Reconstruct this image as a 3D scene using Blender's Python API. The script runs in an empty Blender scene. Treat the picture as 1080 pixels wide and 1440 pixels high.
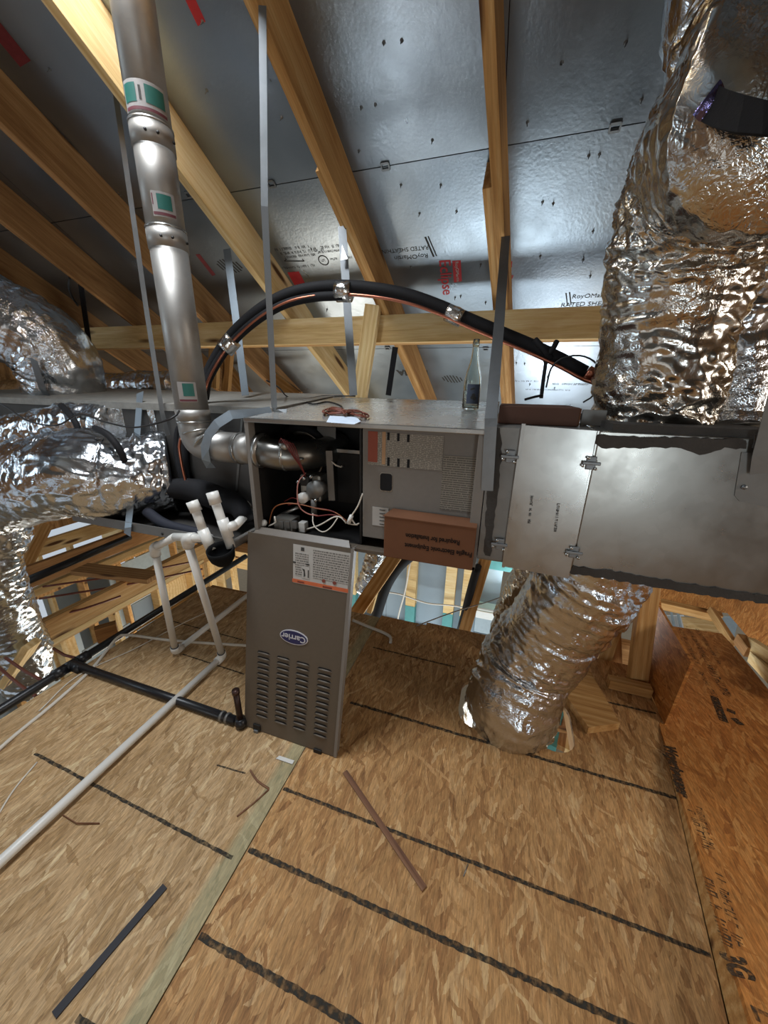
import bpy, bmesh, math, random
from mathutils import Vector, Matrix, noise
V = Vector
R = math.radians
SC = bpy.context.scene
COL = SC.collection
rnd = random.Random(7)

# ------------------------------------------------------------------ camera
CAM = V((0.0, 0.0, 1.43))
YAW, PIT, ROL, FPX = R(17.89), R(18.74), R(1.208), 505.0
_f = V((-math.sin(YAW) * math.cos(PIT), math.cos(YAW) * math.cos(PIT), -math.sin(PIT)))
_r = V((math.cos(YAW), math.sin(YAW), 0))
_u = _r.cross(_f)
CR = math.cos(ROL) * _r + math.sin(ROL) * _u
CU = -math.sin(ROL) * _r + math.cos(ROL) * _u
cd = bpy.data.cameras.new('camera')
cd.sensor_fit = 'HORIZONTAL'; cd.sensor_width = 36; cd.lens = 36 * FPX / 1080
cd.clip_start = .02; cd.clip_end = 200
cam = bpy.data.objects.new('camera', cd); COL.objects.link(cam)
cam.matrix_world = Matrix(((CR.x, CU.x, -_f.x, CAM.x), (CR.y, CU.y, -_f.y, CAM.y), (CR.z, CU.z, -_f.z, CAM.z), (0, 0, 0, 1)))
SC.camera = cam

# ------------------------------------------------------------------ world, lights, exposure
SC.view_settings.view_transform = 'Standard'
SC.view_settings.look = 'None'
SC.view_settings.gamma = 1
SC.view_settings.exposure = -0.18
SC.view_settings.use_curve_mapping = False
wd = bpy.data.worlds.new('sky'); SC.world = wd; wd.use_nodes = True
_bg = wd.node_tree.nodes['Background']
_bg.inputs[0].default_value = (.80, .90, 1.0, 1); _bg.inputs[1].default_value = 0.7

def area(name, loc, to, sx, sy, power, col):
    d = bpy.data.lights.new(name, 'AREA'); d.shape = 'RECTANGLE'; d.size = sx; d.size_y = sy
    d.energy = power; d.color = col
    o = bpy.data.objects.new(name, d); COL.objects.link(o)
    o.location = loc
    o.rotation_euler = (V(to) - V(loc)).to_track_quat('-Z', 'Y').to_euler()
    return o
COOL = (.80, .90, 1.0); WARM = (1.0, .80, .58)
area('daylight_roof_opening', (-1.18, .60, 3.16), (-1.0, .25, 2.0), .46, 1.0, 85, (.86, .93, 1.0))
area('daylight_rear_window', (1.20, -2.62, .80), (.3, 1.1, 1.2), .55, .75, 20, (.84, .95, 1.0))
area('daylight_left_gable', (-4.4, -.6, 1.9), (-1.0, 1.2, 1.2), 1.0, 1.2, 16, (.66, .85, 1.0))
area('rear_fill', (-.9, -2.62, 1.5), (-.5, .6, .6), 2.0, 1.5, 6, (1.0, .90, .78))  # added fill for the overall ambient level, behind the viewer
area('daylight_room_below_back', (-.3, 2.35, -1.9), (-.3, 3.2, .3), 1.8, .6, 38, (.84, .95, 1.0))
area('daylight_room_below_left', (-2.7, 2.6, -2.3), (-3.2, 2.0, -.3), 1.4, 1.4, 60, (1.0, .92, .78))
area('warm_fill_right', (2.9, .6, 1.5), (.9, 1.25, .0), .9, .9, 26, (1.0, .90, .78))  # added warm fill, brightens the raised sheet and floor at right
area('fill_below_floor_hole', (.95, .75, -.25), (.45, 1.9, -.9), .3, .5, 9, (.95, .95, .9))  # added lamp just under the floor, brightens what shows through the duct hole
area('daylight_window_below', (.46, 3.36, -.45), (.15, 2.5, 1.7), .45, .5, 24, (.88, .95, 1.0))
area('daylight_room_below_right', (1.3, 3.0, -1.6), (1.5, 2.9, .4), .8, .8, 10, (1.0, .90, .75))

# ------------------------------------------------------------------ pixel -> point helpers (frame 1080x1440)
def ray(px, py):
    return CR * ((px - 540) / FPX) - CU * ((py - 720) / FPX) + _f
def atx(px, py, x):
    d = ray(px, py); return CAM + d * (x / d.x)
def aty(px, py, y):
    d = ray(px, py); return CAM + d * (y / d.y)
def atz(px, py, z):
    d = ray(px, py); return CAM + d * ((z - CAM.z) / d.z)
def atp(px, py, p, n):
    d = ray(px, py); return CAM + d * ((V(p) - CAM).dot(n) / d.dot(n))
SL = 2 / 3                                  # roof slope (8 in 12)
Z0 = 3.46                                   # roof plane height at y = 0
RN = V((0, -SL, -1)).normalized()           # roof normal, towards the attic
DN = V((0, 1, -SL)).normalized()            # down the slope
def roofp(px, py, off=0.0):
    return atp(px, py, V((0, 0, Z0)) + RN * off, RN)
def rz(y): return Z0 - SL * y

# ------------------------------------------------------------------ materials
def srgb(h):
    h = h.lstrip('#'); c = [int(h[i:i + 2], 16) / 255 for i in (0, 2, 4)]
    return tuple(x / 12.92 if x <= .04045 else ((x + .055) / 1.055) ** 2.4 for x in c) + (1,)
class NT:
    def __init__(s, name):
        s.m = bpy.data.materials.new(name); s.m.use_nodes = True
        s.t = s.m.node_tree; s.b = s.t.nodes['Principled BSDF']
    def n(s, kind, **kw):
        n = s.t.nodes.new(kind)
        for k, v in kw.items():
            if k in n.inputs: n.inputs[k].default_value = v
            else: setattr(n, k, v)
        return n
    def l(s, a, b): s.t.links.new(a, b)
    def coords(s, scale=(1, 1, 1), rot=(0, 0, 0), rand=True):
        tc = s.n('ShaderNodeTexCoord'); out = tc.outputs['Object']
        if rand:
            oi = s.n('ShaderNodeObjectInfo')
            cx = s.n('ShaderNodeCombineXYZ'); mm = s.n('ShaderNodeMath', operation='MULTIPLY'); mm.inputs[1].default_value = 37.0
            s.l(oi.outputs['Random'], mm.inputs[0])
            for i in range(3): s.l(mm.outputs[0], cx.inputs[i])
            ad = s.n('ShaderNodeVectorMath', operation='ADD'); s.l(out, ad.inputs[0]); s.l(cx.outputs[0], ad.inputs[1]); out = ad.outputs[0]
        mp = s.n('ShaderNodeMapping'); mp.inputs['Scale'].default_value = scale; mp.inputs['Rotation'].default_value = rot
        s.l(out, mp.inputs[0]); return mp.outputs[0]
    def ramp(s, fac, stops):
        r = s.n('ShaderNodeValToRGB'); e = r.color_ramp.elements
        while len(e) < len(stops): e.new(.5)
        for i, (p, c) in enumerate(stops):
            e[i].position = p; e[i].color = srgb(c) if isinstance(c, str) else (c, c, c, 1)
        s.l(fac, r.inputs[0]); return r.outputs[0]
    def noise(s, vec, scale, detail=4, rough=.6, dist=0):
        n = s.n('ShaderNodeTexNoise', Scale=scale, Detail=detail, Roughness=rough, Distortion=dist); s.l(vec, n.inputs['Vector']); return n.outputs['Fac']
    def mix(s, fac, a, b, mode='MIX'):
        m = s.n('ShaderNodeMix', data_type='RGBA', blend_type=mode)
        for k, v in ((0, fac), (6, a), (7, b)):
            if hasattr(v, 'links'): s.l(v, m.inputs[k])
            elif k == 0: m.inputs[0].default_value = v
            else: m.inputs[k].default_value = srgb(v) if isinstance(v, str) else v
        return m.outputs[2]
    def bump(s, h, strength=.3, dist=.01):
        b = s.n('ShaderNodeBump', Strength=strength, Distance=dist); s.l(h, b.inputs['Height']); s.l(b.outputs[0], s.b.inputs['Normal'])
    def base(s, c):
        if hasattr(c, 'links'): s.l(c, s.b.inputs['Base Color'])
        else: s.b.inputs['Base Color'].default_value = srgb(c)
    def set(s, rough=None, metal=None, spec=None, **kw):
        if rough is not None: s.b.inputs['Roughness'].default_value = rough
        if metal is not None: s.b.inputs['Metallic'].default_value = metal
        if spec is not None: s.b.inputs['Specular IOR Level'].default_value = spec
        for k, v in kw.items(): s.b.inputs[k].default_value = v

def plain(name, col, rough=.6, metal=0, spec=.5, var=.12, scale=20, bump=.05):
    t = NT(name); c = t.coords()
    n = t.noise(c, scale, 5)
    t.base(t.mix(var, col, t.ramp(n, [(.25, 0.15), (.75, 0.95)]), 'OVERLAY'))
    t.set(rough, metal, spec)
    if bump: t.bump(t.noise(c, scale * 6, 3), bump, .004)
    return t.m

def wood(name, cols, knots=True, rough=.75):
    t = NT(name); c = t.coords((1.2, 16, 16))
    g = t.noise(c, 3.0, 6, .62, .8)
    fine = t.noise(t.coords((4, 120, 120)), 2.0, 3)
    w = t.n('ShaderNodeTexWave', Scale=1.1, Distortion=7.0, Detail=3, wave_type='BANDS', bands_direction='Y'); w.inputs['Detail Scale'].default_value = .8
    t.l(t.coords((.8, 9, 7)), w.inputs['Vector'])
    v = t.n('ShaderNodeMath', operation='MULTIPLY_ADD'); t.l(g, v.inputs[0]); v.inputs[1].default_value = .80
    v2 = t.n('ShaderNodeMath', operation='MULTIPLY'); t.l(w.outputs['Fac'], v2.inputs[0]); v2.inputs[1].default_value = .20; t.l(v2.outputs[0], v.inputs[2])
    col = t.ramp(v.outputs[0], [(.25, cols[0]), (.5, cols[1]), (.75, cols[2])])
    col = t.mix(.25, col, t.ramp(fine, [(.3, .25), (.7, .8)]), 'OVERLAY')
    if knots:
        k = t.n('ShaderNodeTexVoronoi', Scale=1.0, voronoi_dimensions='3D'); t.l(t.coords((1.7, 9, 9)), k.inputs['Vector'])
        col = t.mix(t.ramp(k.outputs['Distance'], [(.10, 1.0), (.19, 0.0)]), col, '#5a3a1e')
    t.base(col); t.set(rough, 0, .3); t.bump(v.outputs[0], .12, .003); return t.m

def osb(name, cols, tint=None, green=None):
    t = NT(name)
    def layer(ang, sx, sy, seed):
        c = t.coords((1, 1, 1), (0, 0, R(ang)))
        n = t.n('ShaderNodeTexNoise', Scale=7.0, Detail=2); t.l(c, n.inputs['Vector'])
        sub = t.n('ShaderNodeVectorMath', operation='MULTIPLY_ADD'); t.l(n.outputs['Color'], sub.inputs[0]); sub.inputs[1].default_value = (.05, .05, 0); t.l(c, sub.inputs[2])
        n2 = t.n('ShaderNodeTexNoise', Scale=55.0, Detail=3); t.l(c, n2.inputs['Vector'])
        s2 = t.n('ShaderNodeVectorMath', operation='MULTIPLY_ADD'); t.l(n2.outputs['Color'], s2.inputs[0]); s2.inputs[1].default_value = (.014, .026, 0); t.l(sub.outputs[0], s2.inputs[2]); sub = s2
        mp = t.n('ShaderNodeMapping'); mp.inputs['Scale'].default_value = (sx, sy, 1); mp.inputs['Location'].default_value = (seed, seed * 2.3, 0); t.l(sub.outputs[0], mp.inputs[0])
        v = t.n('ShaderNodeTexVoronoi', voronoi_dimensions='2D', Scale=1.0, Randomness=1.0); t.l(mp.outputs[0], v.inputs['Vector'])
        s = t.n('ShaderNodeSeparateColor'); t.l(v.outputs['Color'], s.inputs[0]); return s.outputs
    a = layer(4, 62, 8.5, 0); b = layer(-19, 78, 10, 4.1); c_ = layer(24, 72, 11, 8.7); d = layer(-64, 80, 17, 2.2)
    def pick(fac, lo, x, y):
        g = t.n('ShaderNodeMath', operation='GREATER_THAN'); t.l(fac, g.inputs[0]); g.inputs[1].default_value = lo
        m = t.n('ShaderNodeMix', data_type='FLOAT'); t.l(g.outputs[0], m.inputs[0]); t.l(x, m.inputs[2]); t.l(y, m.inputs[3]); return m.outputs[0]
    v = pick(b[1], .50, a[0], b[0]); v = pick(c_[1], .66, v, c_[0]); v = pick(d[1], .93, v, d[0])
    nz = t.noise(t.coords((60, 12, 1), (0, 0, R(5))), 1.0, 4, .65, .5)
    bl = t.n('ShaderNodeMix', data_type='FLOAT'); bl.inputs[0].default_value = .34; t.l(v, bl.inputs[2]); t.l(nz, bl.inputs[3]); v = bl.outputs[0]
    col = t.ramp(v, list(zip((.08, .22, .45, .72, .92), cols)))
    big = t.noise(t.coords(), 2.2, 3)
    col = t.mix(.35, col, t.ramp(big, [(.3, .36), (.7, .62)]), 'OVERLAY')
    fine = t.noise(t.coords((130, 16, 1), (0, 0, R(-7))), 1.6, 5, .7, .6)
    col = t.mix(.8, col, t.ramp(fine, [(.28, .18), (.72, .82)]), 'OVERLAY')
    if tint: col = t.mix(tint[0], col, tint[1], 'MULTIPLY')
    if green is not None:                   # factory edge paint: a band along one edge of the sheet
        tc = t.n('ShaderNodeTexCoord'); sp = t.n('ShaderNodeSeparateXYZ'); t.l(tc.outputs['Object'], sp.inputs[0])
        nn = t.noise(t.coords((6, 3, 1)), 4, 3); ma = t.n('ShaderNodeMath', operation='MULTIPLY_ADD'); t.l(nn, ma.inputs[0]); ma.inputs[1].default_value = .03; t.l(sp.outputs[0], ma.inputs[2])
        mr = t.n('ShaderNodeMapRange'); mr.inputs[1].default_value = green - .055; mr.inputs[2].default_value = green - .03; mr.inputs[3].default_value = 0; mr.inputs[4].default_value = .45
        t.l(ma.outputs[0], mr.inputs[0]); col = t.mix(mr.outputs[0], col, '#8f9b7c')
    t.base(col); t.set(.72, 0, .35); t.bump(v, .25, .002); return t.m

def foil_sheet(name):
    t = NT(name); c = t.coords()
    lo = t.noise(c, 1.6, 3); hi = t.n('ShaderNodeTexVoronoi', Scale=95.0, feature='SMOOTH_F1'); t.l(c, hi.inputs['Vector'])
    n2 = t.noise(c, 60, 4)
    a = t.n('ShaderNodeMath', operation='MULTIPLY_ADD'); t.l(hi.outputs['Distance'], a.inputs[0]); a.inputs[1].default_value = .6; t.l(n2, a.inputs[2])
    t.base(t.ramp(lo, [(.3, '#808992'), (.7, '#9da6ae')]))
    t.l(t.ramp(t.noise(c, 5, 4), [(.3, .27), (.7, .38)]), t.b.inputs['Roughness'])
    t.set(None, .93, .5); t.bump(a.outputs[0], .15, .003); return t.m

def flex_foil(name, tint='#d6d4d0'):
    t = NT(name); c = t.coords()
    def ridged(sc, d):
        n = t.noise(c, sc, 3, .6, d)
        m = t.n('ShaderNodeMath', operation='SUBTRACT'); t.l(n, m.inputs[0]); m.inputs[1].default_value = .5
        k = t.n('ShaderNodeMath', operation='ABSOLUTE'); t.l(m.outputs[0], k.inputs[0]); return n, k.outputs[0]
    n1, r1 = ridged(17, .8); n2, r2 = ridged(48, .5)
    a = t.n('ShaderNodeMath', operation='MULTIPLY_ADD'); t.l(r2, a.inputs[0]); a.inputs[1].default_value = .55; t.l(r1, a.inputs[2])
    t.base(t.mix(.15, tint, t.ramp(n1, [(.3, .3), (.7, .8)]), 'OVERLAY'))
    mk = t.ramp(t.noise(c, 4.5, 3), [(.40, .15), (.62, 1.0)])
    mu = t.n('ShaderNodeMath', operation='MULTIPLY'); t.l(a.outputs[0], mu.inputs[0]); t.l(mk, mu.inputs[1])
    t.set(.21, 1.0, .5); t.bump(mu.outputs[0], .62, .016); return t.m

def galv(name, col='#a8a9a6', rough=.36, metal=.9):
    t = NT(name); c = t.coords()
    v = t.n('ShaderNodeTexVoronoi', Scale=38.0); t.l(c, v.inputs['Vector'])
    s = t.n('ShaderNodeSeparateColor'); t.l(v.outputs['Color'], s.inputs[0])
    col2 = t.mix(.06, col, t.ramp(s.outputs[0], [(.0, .25), (1.0, .8)]), 'OVERLAY')
    n = t.noise(c, 3.5, 5)
    t.base(t.mix(.3, col2, t.ramp(n, [(.3, .3), (.7, .65)]), 'OVERLAY'))
    t.l(t.ramp(t.noise(c, 9, 4), [(.25, rough - .05), (.75, rough + .1)]), t.b.inputs['Roughness'])
    t.set(None, metal, .5); t.bump(t.noise(c, 5, 3), .10, .006); return t.m

def print_mat(name, ink='#55524e', paper='#a8a39c', sx=260, sy=110, cut=.48):
    """paper covered by lines of type too small to read"""
    t = NT(name); tc = t.n('ShaderNodeTexCoord')
    mp = t.n('ShaderNodeMapping'); mp.inputs['Scale'].default_value = (sx, sy, 1); t.l(tc.outputs['Object'], mp.inputs[0])
    sp = t.n('ShaderNodeSeparateXYZ'); t.l(mp.outputs[0], sp.inputs[0])
    fr = t.n('ShaderNodeMath', operation='FRACT'); t.l(sp.outputs[1], fr.inputs[0])
    gt = t.n('ShaderNodeMath', operation='GREATER_THAN'); t.l(fr.outputs[0], gt.inputs[0]); gt.inputs[1].default_value = .42
    fl = t.n('ShaderNodeMath', operation='FLOOR'); t.l(sp.outputs[1], fl.inputs[0])
    cx = t.n('ShaderNodeCombineXYZ'); t.l(sp.outputs[0], cx.inputs[0]); t.l(fl.outputs[0], cx.inputs[1])
    n = t.noise(cx.outputs[0], 1.0, 2, .7)
    g2 = t.n('ShaderNodeMath', operation='GREATER_THAN'); t.l(n, g2.inputs[0]); g2.inputs[1].default_value = cut
    mu = t.n('ShaderNodeMath', operation='MULTIPLY'); t.l(gt.outputs[0], mu.inputs[0]); t.l(g2.outputs[0], mu.inputs[1])
    t.base(t.mix(mu.outputs[0], paper, ink)); t.set(.5, 0, .4); return t.m

def glass_mat():
    t = NT('clear_glass'); c = t.coords()
    t.base('#eef5f2'); t.set(.03, 0, .5); t.b.inputs['Transmission Weight'].default_value = 1.0; t.b.inputs['IOR'].default_value = 1.45
    return t.m

PINE = wood('pine_lumber', ('#9c6d3a', '#ba8d55', '#cea873'))
PINE_L = wood('pale_pine', ('#c59d62', '#dcbb83', '#ead2a2'))
PINE_D = wood('aged_lumber', ('#7d5630', '#9a7044', '#b58a5a'))
STICK = wood('weathered_stick', ('#5e4030', '#7a5640', '#8e6a50'), False)
OSB_L = osb('osb_floor_left', ('#856344', '#a28157', '#b19067', '#bc9c73', '#d0b78e'), green=.0)
OSB_R = osb('osb_floor_right', ('#7a5430', '#9c7044', '#ad8251', '#b98e5d', '#cfae7e'))
OSB_D = osb('osb_sheet_deck', ('#7e481f', '#a0642d', '#b07236', '#bb7f42', '#cb9657'))
FOIL = foil_sheet('foil_faced_sheathing')
FLEX = flex_foil('foil_duct_jacket', '#ccd0d4')
FLEXB = flex_foil('foil_duct_jacket_warm', '#c3c1bb')
GALV = galv('galvanized_steel', '#8f8d88', .29)
GALVD = galv('dull_galvanized_steel', '#7d7c79', .5, .75)
GALVL = galv('bright_galvanized_steel', '#a3a3a0', .27, .9)
STRAPL = galv('pale_strap_steel', '#8d979f', .42, .6)
SLABM = plain('pale_duct_board', '#8e8b84', .6, .2, .4, .25, 30)
STRAP = galv('strap_steel', '#7e8183', .45, .8)
TAUPE = plain('taupe_enamel', '#5a5045', .45, 0, .5, .06, 60)
GREYP = plain('grey_enamel', '#77716a', .5, .0, .5, .06, 60)
FLUEM = galv('flue_steel', '#a19e99', .46, .8)
TOPM = galv('furnace_top_steel', '#bdbcb8', .25, .65)
DARKM = plain('dark_painted_metal', '#1d1b1a', .55, .3)
COIL = plain('dark_insulated_cabinet', '#4a4744', .6, .25, .4, .25, 6)
BLACK = plain('black_foam', '#131215', .75, 0, .35, .15, 40, .15)
ABS = plain('black_plastic', '#17171a', .38, 0, .5, .1, 30)
RUBBER = plain('black_rubber', '#070708', .8, 0, .2)
PVC = plain('white_plastic', '#d9d6cf', .35, 0, .5, .06, 30, .02)
WIREW = plain('white_cable', '#d4ccbe', .5)
WIREB = plain('black_cable', '#1a1716', .5)
WIRER = plain('red_brown_wire', '#6a3524', .5)
RED = plain('red_ink', '#b02a30', .5, 0, .4, .05)
REDWIRE = plain('red_wire', '#6e2422', .5)
ORANGEW = plain('orange_wire', '#8a4f2a', .5)
INK = plain('black_ink', '#3a3835', .7, 0, .3, .2, 60)
DINK = plain('carton_ink', '#1d1410', .7, 0, .2)
FADED = plain('faded_red_ink', '#6d2a2c', .6, 0, .3, .3, 40)
OSBINK = plain('faded_black_ink', '#46382a', .75, 0, .3, .35, 90)
STRIPE = plain('stripe_ink', '#35312a', .75, 0, .25, .3, 80)
GREEN = plain('green_label', '#1c5c53', .5)
PAPER = plain('white_paper', '#aeaaa4', .6)
ORANGE = plain('orange_label_band', '#c0623c', .5)
NAVY = plain('navy_badge', '#1f2350', .3)
SILVER = plain('silver_lettering', '#c6c6cc', .35, .2)
COPPER = plain('copper', '#b0705a', .3, 1.0, .5, .15)
ALUM = plain('cast_aluminium', '#9a978f', .4, .9)
CARD = plain('cardboard', '#6a4630', .8, 0, .25, .12, 12)
CARDD = plain('dark_cardboard', '#523a30', .8, 0, .25, .12, 12)
MASTIC = plain('grey_mastic', '#3d3a37', .7, 0, .3, .25, 18, .4)
TAPE = flex_foil('foil_tape')
BLUEBD = plain('grey_blue_sheathing', '#8e9aa2', .7, 0, .3, .1, 3)
TEAL = plain('teal_treated_wood', '#4f8f8c', .7)
SIDING = plain('white_siding', '#d8d8d4', .6)
GREYSID = plain('grey_siding', '#93a0a6', .6)
GROUND = plain('bare_earth', '#8b7a62', .9)
LABELD = plain('dark_blue_label', '#3c4658', .5)
GLASS = glass_mat()
FINE1 = print_mat('fine_print_grey'); FINE2 = print_mat('fine_print_dim', '#5d5850', '#8d867a', 200, 140, .42)
FINE3 = print_mat('fine_print_sideways', '#6a655d', '#a39c90', 140, 300, .45)

def worn(m, lo, sc):
    """ink that has not taken everywhere: thin patches let the board show through"""
    nt = m.node_tree; b = nt.nodes['Principled BSDF']; tc = nt.nodes.new('ShaderNodeTexCoord'); n = nt.nodes.new('ShaderNodeTexNoise'); n.inputs['Scale'].default_value = sc; n.inputs['Detail'].default_value = 5
    r = nt.nodes.new('ShaderNodeValToRGB'); r.color_ramp.elements[0].position = .36; r.color_ramp.elements[0].color = (lo, lo, lo, 1); r.color_ramp.elements[1].position = .60; r.color_ramp.elements[1].color = (.97, .97, .97, 1)
    nt.links.new(tc.outputs['Object'], n.inputs['Vector']); nt.links.new(n.outputs['Fac'], r.inputs[0]); nt.links.new(r.outputs[0], b.inputs['Alpha'])
worn(STRIPE, .35, 70); worn(OSBINK, .15, 60)
# ------------------------------------------------------------------ mesh helpers
W = {}
def link(name, mesh, mat, parent=None, M=None):
    o = bpy.data.objects.new(name, mesh); COL.objects.link(o)
    M = M or Matrix(); W[o] = M
    if parent is not None:
        o.parent = parent; o.matrix_parent_inverse = W[parent].inverted()
    o.matrix_basis = M
    if mat is not None and not mesh.materials: mesh.materials.append(mat)
    return o
def thing(name, label, cat, loc=(0, 0, 0), group=None):
    o = bpy.data.objects.new(name, None); COL.objects.link(o); o.empty_display_size = .1
    W[o] = Matrix.Translation(loc); o.matrix_basis = W[o]
    o['label'] = label; o['category'] = cat
    if group: o['group'] = group
    return o
def tag(o, label, cat, group=None):
    o['label'] = label; o['category'] = cat
    if group: o['group'] = group
    return o
def struct(name, loc=(0, 0, 0), label=None):
    o = bpy.data.objects.new(name, None); COL.objects.link(o); W[o] = Matrix.Translation(loc); o.matrix_basis = W[o]
    o['kind'] = 'structure'
    if label: o['label'] = label
    return o
def mesh(name, verts, faces, mat, parent=None, smooth=False, M=None):
    verts = [V(v) for v in verts]
    if M is None:
        c = sum(verts, V()) / len(verts); M = Matrix.Translation(c); verts = [v - c for v in verts]
    me = bpy.data.meshes.new(name); me.from_pydata([tuple(v) for v in verts], [], faces); me.validate(); me.update()
    if smooth:
        for p in me.polygons: p.use_smooth = True
    return link(name, me, mat, parent, M)
def frombm(name, bm, mat, parent=None, smooth=False, M=None):
    bmesh.ops.recalc_face_normals(bm, faces=bm.faces)
    if M is None:
        c = V()
        for v in bm.verts: c += v.co
        c /= max(1, len(bm.verts)); bmesh.ops.translate(bm, verts=bm.verts, vec=-c); M = Matrix.Translation(c)
    me = bpy.data.meshes.new(name); bm.to_mesh(me); bm.free()
    if smooth:
        for p in me.polygons: p.use_smooth = True
    return link(name, me, mat, parent, M)
def boxbm(sx, sy, sz, bev=0.0, bm=None, at=(0, 0, 0)):
    b = bm or bmesh.new()
    r = bmesh.ops.create_cube(b, size=1); vs = r['verts']
    bmesh.ops.scale(b, verts=vs, vec=(sx, sy, sz)); bmesh.ops.translate(b, verts=vs, vec=at)
    if bev: bmesh.ops.bevel(b, geom=list({e for v in vs for e in v.link_edges}), offset=bev, segments=2, affect='EDGES', profile=.6)
    return b
def box(name, lo, hi, mat, parent=None, bev=.002):
    lo, hi = V(lo), V(hi); s = hi - lo; c = (lo + hi) / 2
    return frombm(name, boxbm(abs(s.x), abs(s.y), abs(s.z), bev), mat, parent, M=Matrix.Translation(c))
def frame(x, z):
    x = V(x).normalized(); z = V(z); y = z.cross(x).normalized(); z = x.cross(y)
    return Matrix(((x.x, y.x, z.x), (x.y, y.y, z.y), (x.z, y.z, z.z)))
def obox(name, c, x, z, size, mat, parent=None, bev=.002):
    """box with local x along x, local z along z"""
    return frombm(name, boxbm(*size, bev), mat, parent, M=Matrix.Translation(c) @ frame(x, z).to_4x4())
def beam(name, a, b, w, h, mat, parent=None, up=(0, 0, 1), bev=.002):
    a, b = V(a), V(b)
    return obox(name, (a + b) / 2, b - a, up, ((b - a).length, w, h), mat, parent, bev)
def prism(name, outline, vec, mat, parent=None):
    """extrude a planar polygon along vec"""
    n = len(outline); vec = V(vec)
    vs = [V(p) for p in outline] + [V(p) + vec for p in outline]
    fs = [tuple(range(n))[::-1], tuple(range(n, 2 * n))] + [(i, (i + 1) % n, (i + 1) % n + n, i + n) for i in range(n)]
    bm = bmesh.new(); bv = [bm.verts.new(v) for v in vs]
    for f in fs: bm.faces.new([bv[i] for i in f])
    return frombm(name, bm, mat, parent)
def prismM(name, outline, vec, mat, parent, x, z):
    pts = [V(p) for p in outline]; vec = V(vec); c = sum(pts, V()) / len(pts)
    M = Matrix.Translation(c) @ frame(x, z).to_4x4(); I = M.inverted(); n = len(pts)
    bm = bmesh.new(); bv = [bm.verts.new(I @ v) for v in pts + [p + vec for p in pts]]
    for f in [tuple(range(n))[::-1], tuple(range(n, 2 * n))] + [(i, (i + 1) % n, (i + 1) % n + n, i + n) for i in range(n)]: bm.faces.new([bv[i] for i in f])
    return frombm(name, bm, mat, parent, M=M)
def cat_rom(pts, step):
    pts = [V(p) for p in pts]
    if len(pts) == 2: pts = [pts[0], (pts[0] + pts[1]) / 2, pts[1]]
    P = [2 * pts[0] - pts[1]] + pts + [2 * pts[-1] - pts[-2]]
    out = []
    for i in range(1, len(P) - 2):
        p0, p1, p2, p3 = P[i - 1:i + 3]; n = max(1, int((p2 - p1).length / step))
        for k in range(n):
            t = k / n
            out.append(.5 * (2 * p1 + (p2 - p0) * t + (2 * p0 - 5 * p1 + 4 * p2 - p3) * t * t + (3 * p1 - p0 - 3 * p2 + p3) * t ** 3))
    out.append(pts[-1]); return out
def fillet(pts, r=.03, n=5):
    pts = [V(p) for p in pts]; out = [pts[0]]
    for i in range(1, len(pts) - 1):
        a, b, c = pts[i - 1:i + 2]; d1 = (a - b); d2 = (c - b)
        q = min(r, d1.length * .45, d2.length * .45); p = b + d1.normalized() * q; s = b + d2.normalized() * q
        for k in range(n + 1):
            t = k / n; out.append((1 - t) ** 2 * p + 2 * t * (1 - t) * b + t * t * s)
    out.append(pts[-1]); return out
def sweep(path, rad, seg, dispf=None, cap=True):
    n = len(path); tan = []
    for i in range(n):
        d = path[min(i + 1, n - 1)] - path[max(i - 1, 0)]
        tan.append(d.normalized() if d.length > 1e-9 else V((0, 0, 1)))
    u = tan[0].orthogonal().normalized(); vs = []; fs = []; s = 0
    for i in range(n):
        if i:
            s += (path[i] - path[i - 1]).length
            u = (u - tan[i] * u.dot(tan[i])).normalized()
        w = tan[i].cross(u); r = rad(i / (n - 1)) if callable(rad) else rad
        for k in range(seg):
            th = 2 * math.pi * k / seg; rr = r + (dispf(s, th, r, i / (n - 1)) if dispf else 0)
            vs.append(path[i] + (u * math.cos(th) + w * math.sin(th)) * rr)
    for i in range(n - 1):
        for k in range(seg):
            a = i * seg + k; b = i * seg + (k + 1) % seg; fs.append((a, b, b + seg, a + seg))
    if cap: fs += [tuple(range(seg))[::-1], tuple(range((n - 1) * seg, n * seg))]
    return vs, fs
def tube(name, path, r, mat, parent=None, seg=12, curve=False, step=.02):
    path = cat_rom(path, step) if curve else [V(p) for p in path]
    vs, fs = sweep(path, r, seg)
    o = mesh(name, vs, fs, mat, parent, True)
    return o
def pipe(name, a, b, r, mat, parent=None, seg=20): return tube(name, [a, b], r, mat, parent, seg)
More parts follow.
